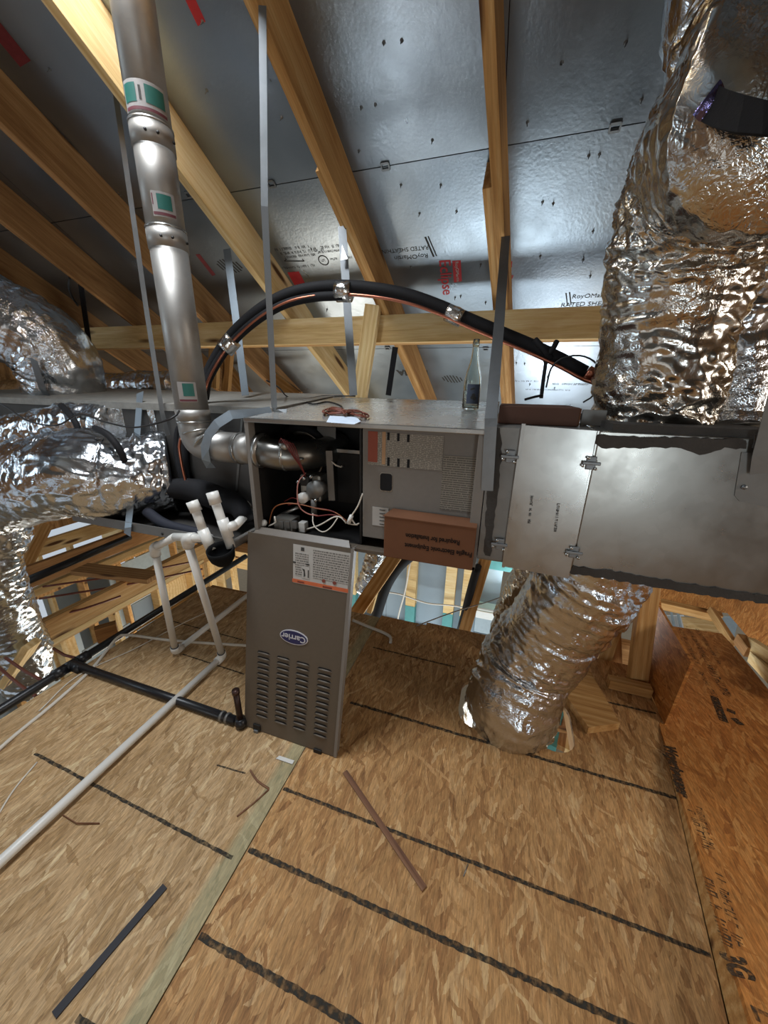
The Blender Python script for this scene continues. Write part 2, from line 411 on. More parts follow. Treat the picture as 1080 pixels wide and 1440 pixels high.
def flex(name, path, rad, mat, parent=None, seed=0, seg=132, step=.008, amp=.013, skew=2.0, sfr=1.0, afr=.42, wire=.0012):
    path = cat_rom(path, step); off = V((seed * 13.7, seed * 5.1, seed * 3.3))
    N = noise.noise
    def d(s, th, r, t):
        t0 = V((math.cos(th) * r, math.sin(th) * r, s)) * 3.1 + off * 2; mod = .45 + .9 * max(0, min(1, .5 + 1.3 * N(t0)))
        th2 = th + s * skew; c = V((math.cos(th2) * r * afr, math.sin(th2) * r * afr, s * sfr))
        big = N(V((math.cos(th) * r, math.sin(th) * r, s)) * 4.5 + off)
        q = c * 11 + off; q = q + V((N(q * .6), N(q * .6 + V((9, 0, 0))), N(q * .5 + V((0, 7, 0))))) * 1.5
        rid = 1 - abs(N(q)) * 2
        c2 = V((math.cos(th2) * r, math.sin(th2) * r, s * .8)) * 26 + off
        rid2 = 1 - abs(N(c2)) * 2
        c3 = V((math.cos(th) * r, math.sin(th) * r, s)) * 55 + off
        return amp * (big * .9 + mod * (rid * .85 + rid2 * .5 + .25 * N(c3)) - .65) + wire * math.sin(2 * math.pi * s / .036)
    vs, fs = sweep(path, rad, seg, d)
    return mesh(name, vs, fs, mat, parent, True)
def lathe(name, prof, mat, parent=None, seg=28, M=None):
    """revolve (r, z) profile about local z"""
    vs = []; fs = []; n = len(prof)
    for r, z in prof:
        for k in range(seg):
            a = 2 * math.pi * k / seg; vs.append((r * math.cos(a), r * math.sin(a), z))
    for i in range(n - 1):
        for k in range(seg):
            a = i * seg + k; b = i * seg + (k + 1) % seg; fs.append((a, b, b + seg, a + seg))
    fs += [tuple(range(seg))[::-1], tuple(range((n - 1) * seg, n * seg))]
    bm = bmesh.new(); bv = [bm.verts.new(v) for v in vs]
    for f in fs: bm.faces.new([bv[i] for i in f])
    return frombm(name, bm, mat, parent, True, M or Matrix())
def axisM(p, z, x=None):
    z = V(z).normalized(); x = V(x) if x else z.orthogonal(); x = (x - z * x.dot(z)).normalized(); y = z.cross(x)
    return Matrix(((x.x, y.x, z.x, p[0]), (x.y, y.y, z.y, p[1]), (x.z, y.z, z.z, p[2]), (0, 0, 0, 1)))
def ribbon(name, path, wdir, w, t, mat, parent=None):
    """flat band: path points, width direction(s), width, thickness"""
    path = [V(p) for p in path]; n = len(path); vs = []; fs = []
    for i, p in enumerate(path):
        d = (path[min(i + 1, n - 1)] - path[max(i - 1, 0)]).normalized()
        wd = V(wdir[i]) if isinstance(wdir, list) else V(wdir); wd = (wd - d * wd.dot(d)).normalized(); nn = d.cross(wd)
        for a, b in ((-1, -1), (1, -1), (1, 1), (-1, 1)): vs.append(p + wd * (a * w / 2) + nn * (b * t / 2))
    for i in range(n - 1):
        for k in range(4):
            a = i * 4 + k; b = i * 4 + (k + 1) % 4; fs.append((a, b, b + 4, a + 4))
    fs += [(3, 2, 1, 0), tuple(range(4 * n - 4, 4 * n))]
    return mesh(name, vs, fs, mat, parent)
def plate(name, quad, nrm, t, mat, parent=None):
    return prism(name, quad, V(nrm).normalized() * t, mat, parent)
def text(name, s, p, x, up, size, mat, parent=None, lift=.0012, bold=0.0, align='CENTER', stretch=1.0, thick=.0003):
    cu = bpy.data.curves.new(name, 'FONT'); cu.body = s; cu.size = size; cu.align_x = align; cu.align_y = 'CENTER'
    cu.offset = bold; cu.extrude = thick; cu.resolution_u = 3
    tmp = bpy.data.objects.new(name, cu)
    me = bpy.data.meshes.new_from_object(tmp); bpy.data.objects.remove(tmp); bpy.data.curves.remove(cu)
    me.materials.clear()
    x = V(x).normalized(); up = V(up); z = x.cross(up).normalized(); y = z.cross(x); p = V(p) + z * lift
    M = Matrix(((x.x, y.x, z.x, p.x), (x.y, y.y, z.y, p.y), (x.z, y.z, z.z, p.z), (0, 0, 0, 1))) @ Matrix.Diagonal((stretch, 1, 1, 1))
    return link(name, me, mat, parent, M)
def merge(name, objs, mat, parent=None):
    """join small mesh objects into one part"""
    bm = bmesh.new()
    for o in objs:
        me = o.data.copy(); me.transform(W[o]); bm.from_mesh(me); bpy.data.meshes.remove(me)
        W.pop(o); bpy.data.objects.remove(o)
    return frombm(name, bm, mat, parent)

# ================================================================== SETTING
# ---- attic floor: sheets of oriented strand board on joists
floor = struct('floor', (0, 0, 0), 'unfinished attic floor of tan strand board sheets with black ink lines')
FT = .018
def sheet(name, outline, mat, parent, z=0.0, hole=None):
    bm = bmesh.new()
    def loop(pts):
        vs = [bm.verts.new((x, y, z)) for x, y in pts]
        return [bm.edges.new((vs[i], vs[(i + 1) % len(vs)])) for i in range(len(vs))]
    ed = loop(outline)
    if hole: ed += loop(hole)
    bmesh.ops.triangle_fill(bm, use_beauty=True, use_dissolve=False, edges=ed)
    r = bmesh.ops.extrude_face_region(bm, geom=list(bm.faces))
    bmesh.ops.translate(bm, verts=[v for v in r['geom'] if isinstance(v, bmesh.types.BMVert)], vec=(0, 0, -FT))
    xs = [p[0] for p in outline]; ys = [p[1] for p in outline]
    c = V((max(xs), (min(ys) + max(ys)) / 2, z))
    bmesh.ops.translate(bm, verts=bm.verts, vec=-c)
    return frombm(name, bm, mat, parent, M=Matrix.Translation(c))
def rrect(x0, x1, y0, y1, r, n=5):
    out = []
    for cx, cy, a0 in ((x1 - r, y1 - r, 0), (x0 + r, y1 - r, 90), (x0 + r, y0 + r, 180), (x1 - r, y0 + r, 270)):
        for k in range(n + 1):
            a = R(a0 + 90 * k / n); out.append((cx + r * math.cos(a), cy + r * math.sin(a)))
    return out
XS = -.636
left_sheet = sheet('osb_panel', [(-1.985, -2.7), (XS - .002, -2.7), (XS - .002, 1.93), (-.9, 1.93), (-1.985, 1.86)], OSB_L, floor)
HOLE = rrect(-.05, .452, 1.29, 1.585, .085)
right_sheet = sheet('osb_panel', [(XS + .002, -2.7), (.86, -2.7), (.86, 1.985), (-.33, 1.985), (-.33, 1.955), (XS + .002, 1.955)], OSB_R, floor, hole=HOLE)
far_sheet = sheet('osb_panel', [(.866, -2.7), (2.95, -2.7), (2.95, .3), (.866, .3)], OSB_R, floor)
def ink_line(p0, p1, w, parent, mat=STRIPE, z=.0006, jit=.22, step=.012):
    """printed line with feathered, uneven edges, flat on the sheet"""
    p0, p1 = V((p0[0], p0[1], z)), V((p1[0], p1[1], z)); d = p1 - p0; n = int(d.length / step); nd = V((-d.y, d.x, 0)).normalized()
    vs = []; fs = []
    for i in range(n + 1):
        p = p0 + d * i / n; a = w / 2 * (1 + jit * (rnd.random() - .5) * 2); b = w / 2 * (1 + jit * (rnd.random() - .5) * 2)
        vs += [p + nd * a, p - nd * b]
    fs = [(2 * i, 2 * i + 1, 2 * i + 3, 2 * i + 2) for i in range(n)]
    o = mesh('ink_line', vs, fs, mat, parent); return o
for y, x0, x1, w in ((.382, -.63, .52, .017), (.589, -.63, .70, .015), (.79, -.63, .70, .012), (1.236, -.55, .80, .014), (1.64, -.58, -.1, .010), (1.655, .60, .845, .012)):
    ink_line((x0, y), (x1, y + .003), w, right_sheet)
for y0, y1, x0, x1, w in ((.578, .553, -1.66, -.665, .011), (.180, .183, -.80, -.50 - .137, .014), (1.44, 1.44, -1.95, -1.33, .008), (1.227, 1.217, -1.57, -1.15, .008), (.78, .79, -.93, -.8, .006)):
    ink_line((x0, y0), (x1, y1), w, left_sheet)
# lumber under the open edges
beam('floor_joist', (-2.0, 1.90, -.14), (.86, 1.955, -.14), .038, .235, PINE_D, floor)
beam('floor_joist', (-2.005, -2.7, -.13), (-2.005, 1.83, -.13), .038, .21, PINE_L, floor)
for x in (-1.2, -.8, .52, .86): beam('floor_joist', (x, -2.7, -.14), (x, 1.9, -.14), .038, .235, PINE, floor)

for pa, pb, m in (((776, 1052), (792, 985), TEAL), ((788, 1052), (800, 985), PINE_D), ((800, 1058), (806, 990), PINE_L), ((668, 985), (664, 950), SIDING)):
    beam('lower_stud', atz(*pa, -.75), atz(*pb, -.75), .05, .04, m, floor)
beam('lower_stud', atz(765, 1020, -.7), atz(812, 1030, -.7), .03, .03, PINE_D, floor)
# ---- raised sheet on a tapered board at the right
tb_foot = [atz(*p, 0.0) for p in ((927, 1020), (939, 1120), (957, 1178), (973, 1261), (1000, 1347), (1019, 1440))]
far_p, near_p = V((.835, 1.585, .002)), V((.685, .641, .100))
dirn = (near_p - far_p).normalized()
N_ = V((1, .0, 0)); dk_n = dirn.cross(V((.986, -.165, 0))).normalized()
if dk_n.z < 0: dk_n = -dk_n
deck_pt = far_p.copy()
def onDeck(px, py): return atp(px, py, deck_pt, dk_n)
nx2 = near_p + dirn * 1.2; side = V((.986, .17, 0))
deck = struct('floor', (.8, 1.0, 0), 'raised strand board sheet with printed stamps along the right side')
pts = [far_p, onDeck(941, 880), onDeck(1015, 891), onDeck(1030, 907), onDeck(1080, 969), onDeck(1080, 969) + dirn * 2.2 + V((.3, 0, 0)), nx2]
deck_sheet = prism('osb_panel', [p + dk_n * .0005 for p in pts], -dk_n * .018, OSB_D, deck)
taper = prism('tapered_board', [far_p - dk_n * .018, nx2 - dk_n * .018, V((nx2.x - .012, nx2.y, -.0)), V((near_p.x - .008, near_p.y, .0)), V((far_p.x, far_p.y, 0.0))], (.038, .006, 0), PINE, deck)
def stamp(s, p0, p1, h, upside=False, mat=OSBINK):
    a, b = onDeck(*p0), onDeck(*p1); x = b - a; up = dk_n.cross(x)
    t = text('printed_stamp', s, (a + b) / 2, x, up, h, mat, deck, lift=.0012, bold=.004)
    wd = max(v.co.x for v in t.data.vertices) - min(v.co.x for v in t.data.vertices)
    t.matrix_basis = t.matrix_basis @ Matrix.Diagonal((x.length / max(wd, 1e-6), 1, 1, 1)); W[t] = t.matrix_basis.copy(); return t
def strokes(p, x, up, length, h, mat, parent, lift=.001, name='blurred_lettering'):
    """a line of print too blurred to read: uneven letter-like strokes"""
    x = V(x).normalized(); up = V(up); nz = x.cross(up).normalized(); y = nz.cross(x); p = V(p) + nz * lift; vs = []; fs = []; t = -length / 2
    def q(a0, b0, a1, b1):
        i = len(vs); vs.extend([p + x * a0 + y * b0, p + x * a1 + y * b0, p + x * a1 + y * b1, p + x * a0 + y * b1]); fs.append((i, i + 1, i + 2, i + 3))
    while t < length / 2:
        w = h * rnd.uniform(.3, .55)
        if rnd.random() < .85:
            hh = h * rnd.uniform(.38, .5); q(t, -hh, t + w * .33, hh)
            if rnd.random() < .7: b = rnd.choice((-hh, hh * .5, -hh * .2)); q(t + w * .33, b, t + w, b + hh * .42)
            if rnd.random() < .5: q(t + w * .72, -hh, t + w, hh * .6)
        t += w * 1.35
    return mesh(name, vs, fs, mat, parent)
def dstrokes(p0, p1, h):
    a, b = onDeck(*p0), onDeck(*p1); x = b - a; strokes((a + b) / 2, x, dk_n.cross(x), x.length, h, OSBINK, deck)
stamp('Weyerhaeuser', (940, 1048), (962, 1122), .055)
dstrokes((972, 1140), (992, 1190), .026); dstrokes((982, 1135), (1000, 1192), .022)
dstrokes((995, 1235), (1023, 1330), .030); dstrokes((1012, 1230), (1038, 1325), .026)
stamp('3G', (1026, 1342), (1044, 1376), .075); dstrokes((1058, 1385), (1080, 1440), .06)
dstrokes((957, 885), (980, 932), .026); dstrokes((968, 882), (1000, 940), .030); dstrokes((980, 884), (1012, 934), .024)
dstrokes((985, 945), (1012, 990), .030); dstrokes((1000, 940), (1024, 980), .045)
for q in (((1004, 980), (1018, 1015), .035), ((1022, 998), (1034, 1003), .03), ((1031, 1010), (1043, 1020), .032)):
    a, b = onDeck(*q[0]), onDeck(*q[1]); n = dk_n.cross((b - a).normalized()) * q[2] / 2
    plate('printed_block', [a - n + dk_n * .001, b - n + dk_n * .001, b + n + dk_n * .001, a + n + dk_n * .001], dk_n, .0003, OSBINK, deck)

# ---- roof: foil faced sheets, rafters, purlin and its prop
roof = struct('ceiling', (0, 0, 2), 'sloped roof of pine rafters under shiny foil faced sheathing')
ROWS = [-.5, .05, 1.746, 2.63, 3.64, 4.9]
COLS = [-4.6, -2.57, -.13, 2.31, 3.0]
def roofpt(x, y, off=0): return V((x, y, rz(y))) + RN * off
HX0, HX1, HY0, HY1 = -1.44, -.92, .12, 1.25             # opening cut for the flue
panel_by_cell = {}
for r in range(5):
    for c in range(4):
        x0, x1 = COLS[c] + .0015, COLS[c + 1] - .0015; y0, y1 = ROWS[r] + .0015, ROWS[r + 1] - .0015
        if (r, c) == (1, 1):
            bm = bmesh.new(); gx = [x0, HX0, HX1, x1]; gy = [y0, HY0, HY1, y1]
            P = [[bm.verts.new(roofpt(x, y)) for x in gx] for y in gy]
            for j in range(3):
                for i in range(3):
                    if (i, j) != (1, 1): bm.faces.new((P[j][i], P[j][i + 1], P[j + 1][i + 1], P[j + 1][i]))
            rr = bmesh.ops.extrude_face_region(bm, geom=list(bm.faces))
            bmesh.ops.translate(bm, verts=[v for v in rr['geom'] if isinstance(v, bmesh.types.BMVert)], vec=-RN * .011)
            o = frombm('foil_panel', bm, FOIL, roof)
        else:
            o = prism('foil_panel', [roofpt(x0, y0), roofpt(x1, y0), roofpt(x1, y1), roofpt(x0, y1)], -RN * .011, FOIL, roof)
        panel_by_cell[(r, c)] = o
SEAMC = plain('brown_panel_edge', '#4a2f22', .8)
for (ya, yb, xa, xb) in ((-.5, HY0, -4.6, 3.0), (HY1, 4.9, -4.6, 3.0), (HY0, HY1, -4.6, HX0), (HY0, HY1, HX1, 3.0)):
    prism('underlayment', [roofpt(xa, ya, -.014), roofpt(xb, ya, -.014), roofpt(xb, yb, -.014), roofpt(xa, yb, -.014)], -RN * .02, SEAMC, roof)
def backpt(x, y): return V((x, -1.0 - y, rz(y)))
prism('back_slope_panel', [backpt(-4.6, -.5), backpt(3, -.5), backpt(3, 3.6), backpt(-4.6, 3.6)], (0, -.01, .02), FOIL, roof)
def on(px, py):
    p = roofp(px, py)
    for r in range(5):
        for c in range(4):
            if ROWS[r] <= p.y < ROWS[r + 1] and COLS[c] <= p.x < COLS[c + 1]: return p, panel_by_cell[(r, c)]
    return p, roof
def rafter(xr, y0=-.45, y1=4.85, depth=.184, mat=PINE, off=0.0, name='rafter', skew=.12):
    a = V((xr + skew * (y0 - 1.7) - .019, y0, rz(y0))) + RN * (depth / 2 + off); b = V((xr + skew * (y1 - 1.7) - .019, y1, rz(y1))) + RN * (depth / 2 + off)
    d = (b - a).normalized(); x = d
    return beam(name, a, b, .038, depth, mat, roof, up=-RN - d * (-RN).dot(d))
for k, m in ((-4, PINE), (-3, PINE), (-2, PINE), (-1, PINE), (0, PINE), (1, PINE), (2, PINE_L), (3, PINE_D), (4, PINE_D), (5, PINE_D), (6, PINE_D)):
    rafter(-.118 - .622 * k, mat=m)
for k, ys in ((0, 1.78), (1, 1.66), (2, 1.62), (3, 1.72), (4, 1.9)):   # second members lapped beside the rafters
    rafter(-.118 - .622 * k - .041, y0=ys, depth=.14, mat=PINE if k < 2 else PINE_D, name='sister_rafter')
beam('purlin', (-4.4, 2.14, 1.755), (2.6, 2.14, 1.755), .038, .14, PINE_L, roof)
beam('purlin_cap', (-4.4, 2.20, 1.70), (2.6, 2.20, 1.70), .089, .03, PINE, roof)
a_, b_ = aty(525, 435, 2.09), aty(507, 555, 2.07)
beam('prop_post', a_ + V((0, 0, .02)), a_ + (b_ - a_) * 4.6, .085, .038, PINE_L, roof, up=(0, -1, .05))
for p0, p1, y, w in (((305, 420), (300, 545), 2.6, .09), ((327, 430), (318, 550), 2.35, .06), ((345, 500), (420, 558), 2.7, .09), ((310, 505), (350, 556), 2.75, .09)):
    beam('roof_brace', aty(*p0, y), aty(*p1, y), w, .038, PINE, roof, up=(0, -1, 0))
# ink on the foil
def rtext(s, px, py, size, xdir, updir, mat=INK, bold=.0, stretch=1.0):
    p, par = on(px, py); text('printed_lettering', s, p, xdir, updir, size, mat, par, lift=.0008, bold=bold, stretch=stretch)
XP = V((1, 0, 0)); DNN = DN.copy()
rtext('Eclipse', 627, 391, .082, DNN, XP, RED, .001, .95)
def redtab(px, py, l, w, s, m=None):
    p, par = on(px, py); a, b = DNN * l / 2, XP * w / 2
    plate('printed_tab', [p - a - b + RN * .0006, p + a - b + RN * .0006, p + a * .92 + b + RN * .0006, p - a + b + RN * .0006], RN, .0003, m or RED, par)
    if s: text('printed_lettering', s, p, DNN, XP, w * .55, PAPER, par, lift=.0016)
redtab(643, 382, .125, .042, 'RoyOMartin')
redtab(418, 393, .10, .075, ''); redtab(270, 4, .09, .035, ''); redtab(10, 58, .12, .07, '', FADED); redtab(590, 543, .09, .06, ''); redtab(290, 373, .14, .03, '', FADED)
rtext('medium', 716, 388, .05, DNN, XP, RED, .002)
rtext('RoyOMartin', 578, 361, .032, -XP, DNN, stretch=1.1); rtext('RATED SHEATHING', 566, 351, .030, -XP, DNN)
rtext('RoyOMartin', 832, 416, .036, XP, -DNN); rtext('RATED SHEATHING', 838, 427, .038, XP, -DNN)
rtext('PRIMA', 580, 524, .085, -XP, DNN, INK, .004)
def rstrokes(px, py, length, h, xd=-1):
    p, par = on(px, py); strokes(p, XP * xd, DNN * (1 if xd < 0 else -1), length, h, INK, par, .0008)
for a in ((408, 349, .22, .018), (424, 354, .26, .018), (420, 360, .20, .016), (462, 347, .20, .016), (466, 353, .16, .014), (420, 375, .2, .016), (480, 363, .12, .014)): rstrokes(*a)
rstrokes(745, 536, .2, .02, 1); rstrokes(800, 540, .24, .024, 1); rstrokes(770, 548, .3, .018, 1)
def rline(pa, pb, w, mat=INK):
    (a, par), (b, _) = on(*pa), on(*pb); d = (b - a).normalized(); n = RN.cross(d) * w / 2
    plate('printed_bar', [a - n + RN * .0006, b - n + RN * .0006, b + n + RN * .0006, a + n + RN * .0006], RN, .0003, mat, par)
rline((598, 333), (610, 361), .009); rline((602, 332), (614, 360), .006)
rline((796, 412), (798, 430), .006); rline((801, 411), (803, 429), .006)
rline((400, 367), (428, 367), .006); rline((400, 367), (403, 364), .005); rline((428, 367), (425, 364), .005)
def ring(px, py, r, s=''):
    p, par = on(px, py); vs = []; fs = []
    for k in range(28):
        a = 2 * math.pi * k / 28; d = XP * math.cos(a) + DNN * math.sin(a); vs += [p + d * r + RN * .0008, p + d * (r - .006) + RN * .0008]
    fs = [(2 * k, 2 * k + 1, (2 * k + 3) % 56, (2 * k + 2) % 56) for k in range(28)]
    mesh('printed_ring', vs, fs, INK, par)
    if s: text('printed_lettering', s, p, -XP, DNN, r * .8, INK, par, lift=.0008)
ring(455, 366, .030); rstrokes(455, 366, .04, .018)
for cx, cy, rr in ((636, 533, .075), (323, 374, .075)):                  # striped oval mark
    p, par = on(cx, cy)
    for k in range(7):
        t = (k - 3) / 3.4; hh = math.sqrt(1 - t * t) * rr * .6; q = p + XP * t * rr
        d = DNN * hh + XP * hh * .35; n = XP * .0055
        plate('printed_bar', [q - d - n + RN * .0006, q + d - n + RN * .0006, q + d + n + RN * .0006, q - d + n + RN * .0006], RN, .0003, INK, par)
# seam clips and nail points
def clip(px, py, s=.8):
    p, par = on(px, py)
    a, b = XP * .02 * s, DNN * .02 * s
    obs = [obox('c', p + RN * .004 + q, XP, RN, (.04 * s, .008, .006), STRAP, None, 0) for q in (b * .7, -b * .7)] + [obox('c', p + RN * .004 + q, DNN, RN, (.03 * s, .006, .006), STRAP, None, 0) for q in (a, -a)]
    merge('seam_clip', obs, STRAP, roof)
for p in ((542, 233), (865, 178), (266, 273), (382, 258), (683, 490), (762, 487), (545, 489), (40, 305)): clip(*p)
bm = bmesh.new()
nails = [(540, 60), (565, 57), (508, 151), (528, 147), (608, 197), (564, 260), (642, 297), (676, 372), (683, 425), (790, 88), (742, 172), (902, 140), (926, 138), (828, 219), (843, 217), (763, 284), (778, 286), (834, 325), (760, 360), (395, 96), (396, 165), (291, 127), (394, 60), (285, 30), (505, 212), (578, 375), (640, 418), (648, 416), (726, 510), (738, 511), (770, 530), (745, 540), (700, 540), (704, 535), (820, 365), (830, 388), (590, 300), (460, 435), (490, 520), (620, 260), (870, 300), (880, 60), (470, 180), (70, 97), (780, 545), (660, 535)]
for px, py in nails:
    p = roofp(px, py)
    M = axisM(p + RN * .010, RN + V((rnd.uniform(-.4, .4), rnd.uniform(-.4, .4), 0)))
    bmesh.ops.create_cone(bm, cap_ends=True, segments=7, radius1=.0032, radius2=.001, depth=.018, matrix=M)
    bmesh.ops.create_cone(bm, cap_ends=True, segments=6, radius1=.0065, radius2=.003, depth=.003, matrix=axisM(p + RN * .0015, RN))
nt = frombm('nail_points', bm, STRAP, roof); nt['kind'] = 'stuff'

# ---- gable and rear walls of the attic (outside the frame, they shape the light)
def wallpiece(name, pts, vec, mat, parent): return prism(name, pts, vec, mat, parent)
wl = struct('wall_left', (-4.6, 1, 1), 'strand board gable end with a window opening')
for pts in ([(-4.6, -2.75, -.1), (-4.6, -1.15, -.1), (-4.6, -1.15, 3.36), (-4.6, -2.75, 2.29)], [(-4.6, -.05, -.1), (-4.6, 4.9, -.1), (-4.6, 4.9, .19), (-4.6, -.05, 3.49)],
            [(-4.6, -1.15, -.1), (-4.6, -.05, -.1), (-4.6, -.05, 1.3), (-4.6, -1.15, 1.3)], [(-4.6, -1.15, 2.5), (-4.6, -.05, 2.5), (-4.6, -.05, 3.49), (-4.6, -.5, 3.79), (-4.6, -1.15, 3.36)]):
    wallpiece('osb_panel', pts, (-.012, 0, 0), OSB_R, wl)
wr = struct('wall_right', (3, 1, 1), 'strand board gable end on the right')
for pts in ([(3, -2.75, -.1), (3, .1, -.1), (3, .1, 3.39), (3, -.5, 3.79), (3, -2.75, 2.29)], [(3, 1.1, -.1), (3, 4.9, -.1), (3, 4.9, .19), (3, 1.1, 2.72)],
            [(3, .1, -.1), (3, 1.1, -.1), (3, 1.1, 1.0), (3, .1, 1.0)], [(3, .1, 2.0), (3, 1.1, 2.0), (3, 1.1, 2.72), (3, .1, 3.39)]):
    wallpiece('osb_panel', pts, (.012, 0, 0), OSB_R, wr)
wb = struct('wall_rear', (0, -2.75, 1), 'rear attic wall with openings behind the viewer')
for lo, hi in (((-4.6, -.1), (-1.9, 2.28)), ((-1.9, -.1), (.1, .75)), ((-1.9, 2.2), (.1, 2.28)), ((.1, -.1), (.85, 2.28)), ((.85, -.1), (1.65, .4)), ((.85, 1.5), (1.65, 2.28)), ((1.65, -.1), (3, 2.28))):
    box('osb_panel', (lo[0], -2.762, lo[1]), (hi[0], -2.75, hi[1]), OSB_R, wb, 0)

# ---- storey below, seen through the open edges
GZ = -2.75
ground = struct('floor', (0, 2, GZ), 'subfloor of the storey below'); box('subfloor', (-7, -3, GZ - .03), (6, 9, GZ), GROUND, ground, 0)
w5 = struct('wall_back', (0, 3.5, -.5), 'grey blue wall sheathing with pale studs seen under the furnace')
for x0, x1 in ((-2.3, -1.08), (-1.076, .16)):
    box('sheathing_panel', (x0, 3.50, -1.33), (x1, 3.512, .9), BLUEBD, w5, .001)
box('sill_membrane', (-2.3, 3.42, -1.36), (.16, 3.52, -1.17), BLACK, w5, .004)
for px0, px1, py in ((573, 587, 790), (628, 643, 800), (490, 500, 780), (653, 666, 800)):
    x0, x1 = aty(px0, py, 3.42).x, aty(px1, py, 3.42).x
    s = box('wall_stud', (x0, 3.41, -.86), (x1, 3.498, .9), PINE_L, w5)
    t = box('treated_stud', (x0, 3.41, -1.18), (x1, 3.498, -.862), TEAL, w5)
for pts in ([(562, 790), (540, 838), (533, 875), (528, 895)], [(577, 790), (570, 830), (560, 868), (556, 900)], [(530, 832), (560, 835), (600, 848), (640, 852), (690, 862), (720, 865)]):
    tube('staple_cable', [aty(*p, 3.36) for p in pts], .009, WIREW, w5, 8, True, .06)
# window at the right of that wall: bright outdoors
win = struct('window_1', (.5, 3.5, -.6), 'window opening in the wall below beside a leaning stud')
def wy(px, py, y=3.45): return aty(px, py, y)
A, B, C_, D = wy(684, 788), wy(742, 800), wy(722, 872), wy(662, 862)
x0, x1, zt, zb = wy(676, 830).x, wy(760, 800).x, wy(700, 790).z, wy(700, 854).z
box('window_head', (x0 - .05, 3.40, zt - .07), (x1 + .1, 3.52, zt + .06), TEAL, win)
box('window_jamb', (x0 - .05, 3.40, zb), (x0, 3.52, zt - .07), PINE_L, win)
box('window_sill', (x0 - .02, 3.38, zb - .05), (x1 + .1, 3.52, zb), SIDING, win); box('window_frame', (x0 - .02, 3.43, zb - .16), (x1 + .1, 3.50, zb - .065), SIDING, win)
box('siding_board', (x0 - .02, 3.46, zb - .36), (x1 + .1, 3.49, zb - .17), GREYSID, win); box('siding_board', (x0 - .02, 3.46, zb - .52), (x1 + .1, 3.48, zb - .37), GREYSID, win)
nb = struct('wall_outside', (2.5, 11, 0), 'pale wall of the neighbouring house in daylight'); box('siding_board', (-1.5, 11, -4), (4.5, 11.1, 1.2), SIDING, nb, 0)
# lumber leaning below the furnace, between the openings
props = struct('trim_1', (0, 3, -.4))
beam('leaning_stud', aty(683, 785, 2.6), aty(648, 905, 2.45), .089, .038, PINE, props, up=(0, -1, .2))
beam('leaning_stud', aty(560, 775, 2.3) , aty(497, 868, 2.2), .10, .038, PINE, props, up=(0, -1, .3))
beam('wall_stud', aty(520, 860, 2.3), aty(537, 800, 2.35), .038, .06, PINE_L, props, up=(0, -1, 0))

# ---- framing of the storey below on the left
lw = struct('wall_1', (-3, 2, -1.2), 'open stud walls of the rooms below seen past the floor edge')
def studwall(x, y0, y1, zt, zb, parent, mat=PINE_L, step=.40, skip=(), panels=()):
    box('top_plate', (x - .045, y0, zt - .04), (x + .045, y1, zt), mat, parent)
    box('top_plate', (x - .045, y0, zt - .08), (x + .045, y1, zt - .042), mat, parent)
    box('bottom_plate', (x - .045, y0, zb), (x + .045, y1, zb + .038), mat, parent)
    y = y0 + .02; i = 0
    while y < y1:
        if i not in skip: box('wall_stud', (x - .045, y, zb + .038), (x + .045, y + .038, zt - .08), mat, parent)
        y += step; i += 1
    for a, b, m, lo, hi in panels: box('sheathing_panel', (x - .058, a, lo), (x - .046, b, hi), m, parent, .001)
studwall(-2.95, 1.32, 3.1, -.28, GZ, lw, panels=((1.32, 1.48, PINE_L, -1.2, -.36), (1.95, 2.25, BLUEBD, -1.6, -.45), (2.3, 2.55, PINE_L, -1.6, -.36), (1.5, 1.9, GREYSID, -2.4, -.6)))
studwall(-3.9, 1.0, 4.2, -.36, GZ, lw, PINE, .36, (2, 5), panels=((1.2, 2.0, BLUEBD, -2.4, -.7), (2.4, 3.3, GREYSID, -2.4, -.5), (3.4, 4.2, PINE_L, -1.5, -.4)))
studwall(-5.0, 1.0, 5.2, -.36, GZ, lw, PINE_L, .33, (3, 6), panels=((1.0, 2.0, PINE_L, -2.4, -.44), (2.3, 3.1, BLUEBD, -2.0, -.6), (3.5, 5.2, PINE_L, -2.6, -.5)))
box('top_plate', (-6.0, 3.6, -.44), (-2.3, 3.69, -.40), PINE_L, lw); 
for x in (-5.4, -5.0, -4.6, -4.2, -3.8, -3.4, -3.0, -2.6): box('wall_stud', (x, 3.6, GZ), (x + .038, 3.69, -.44), PINE_L, lw)
box('sheathing_panel', (-6, 3.70, -1.0), (-2.3, 3.712, -.4), PINE_L, lw, 0)
jl = struct('trim_2', (-3, 2, -.1))
for pa, pb, z, w, h, m in (((40, 868), (285, 772), -.05, .06, .20, PINE), ((55, 790), (165, 750), -.03, .05, .19, PINE_D), ((47, 826), (210, 762), -.10, .05, .06, PINE_L), ((68, 899), (200, 826), -.2, .09, .04, PINE_L), ((40, 760), (130, 742), -.02, .05, .14, PINE_L)):
    A, B = atz(*pa, z), atz(*pb, z); x = (A.x + B.x) / 2
    beam('floor_joist', (x, A.y - .4, z - h / 2), (x + .02, B.y + .6, z - h / 2), w, h, m, jl)
beam('joist_blocking', atz(112, 800, -.02), atz(218, 812, .0), .15, .038, PINE_D, jl)
beam('truss_web', atz(28, 812, -.2), atz(66, 738, .12), .089, .038, PINE, jl, up=(1, .3, .4))
beam('truss_web', atz(10, 960, -.3), atz(45, 905, .0), .089, .038, PINE_L, jl, up=(1, .3, .4))
beam('joist_blocking', atz(135, 893, -.04), atz(165, 884, -.04), .05, .10, PINE_D, jl)
beam('floor_joist', atz(175, 892, -.02), atz(276, 832, -.02), .03, .03, PINE_L, jl)
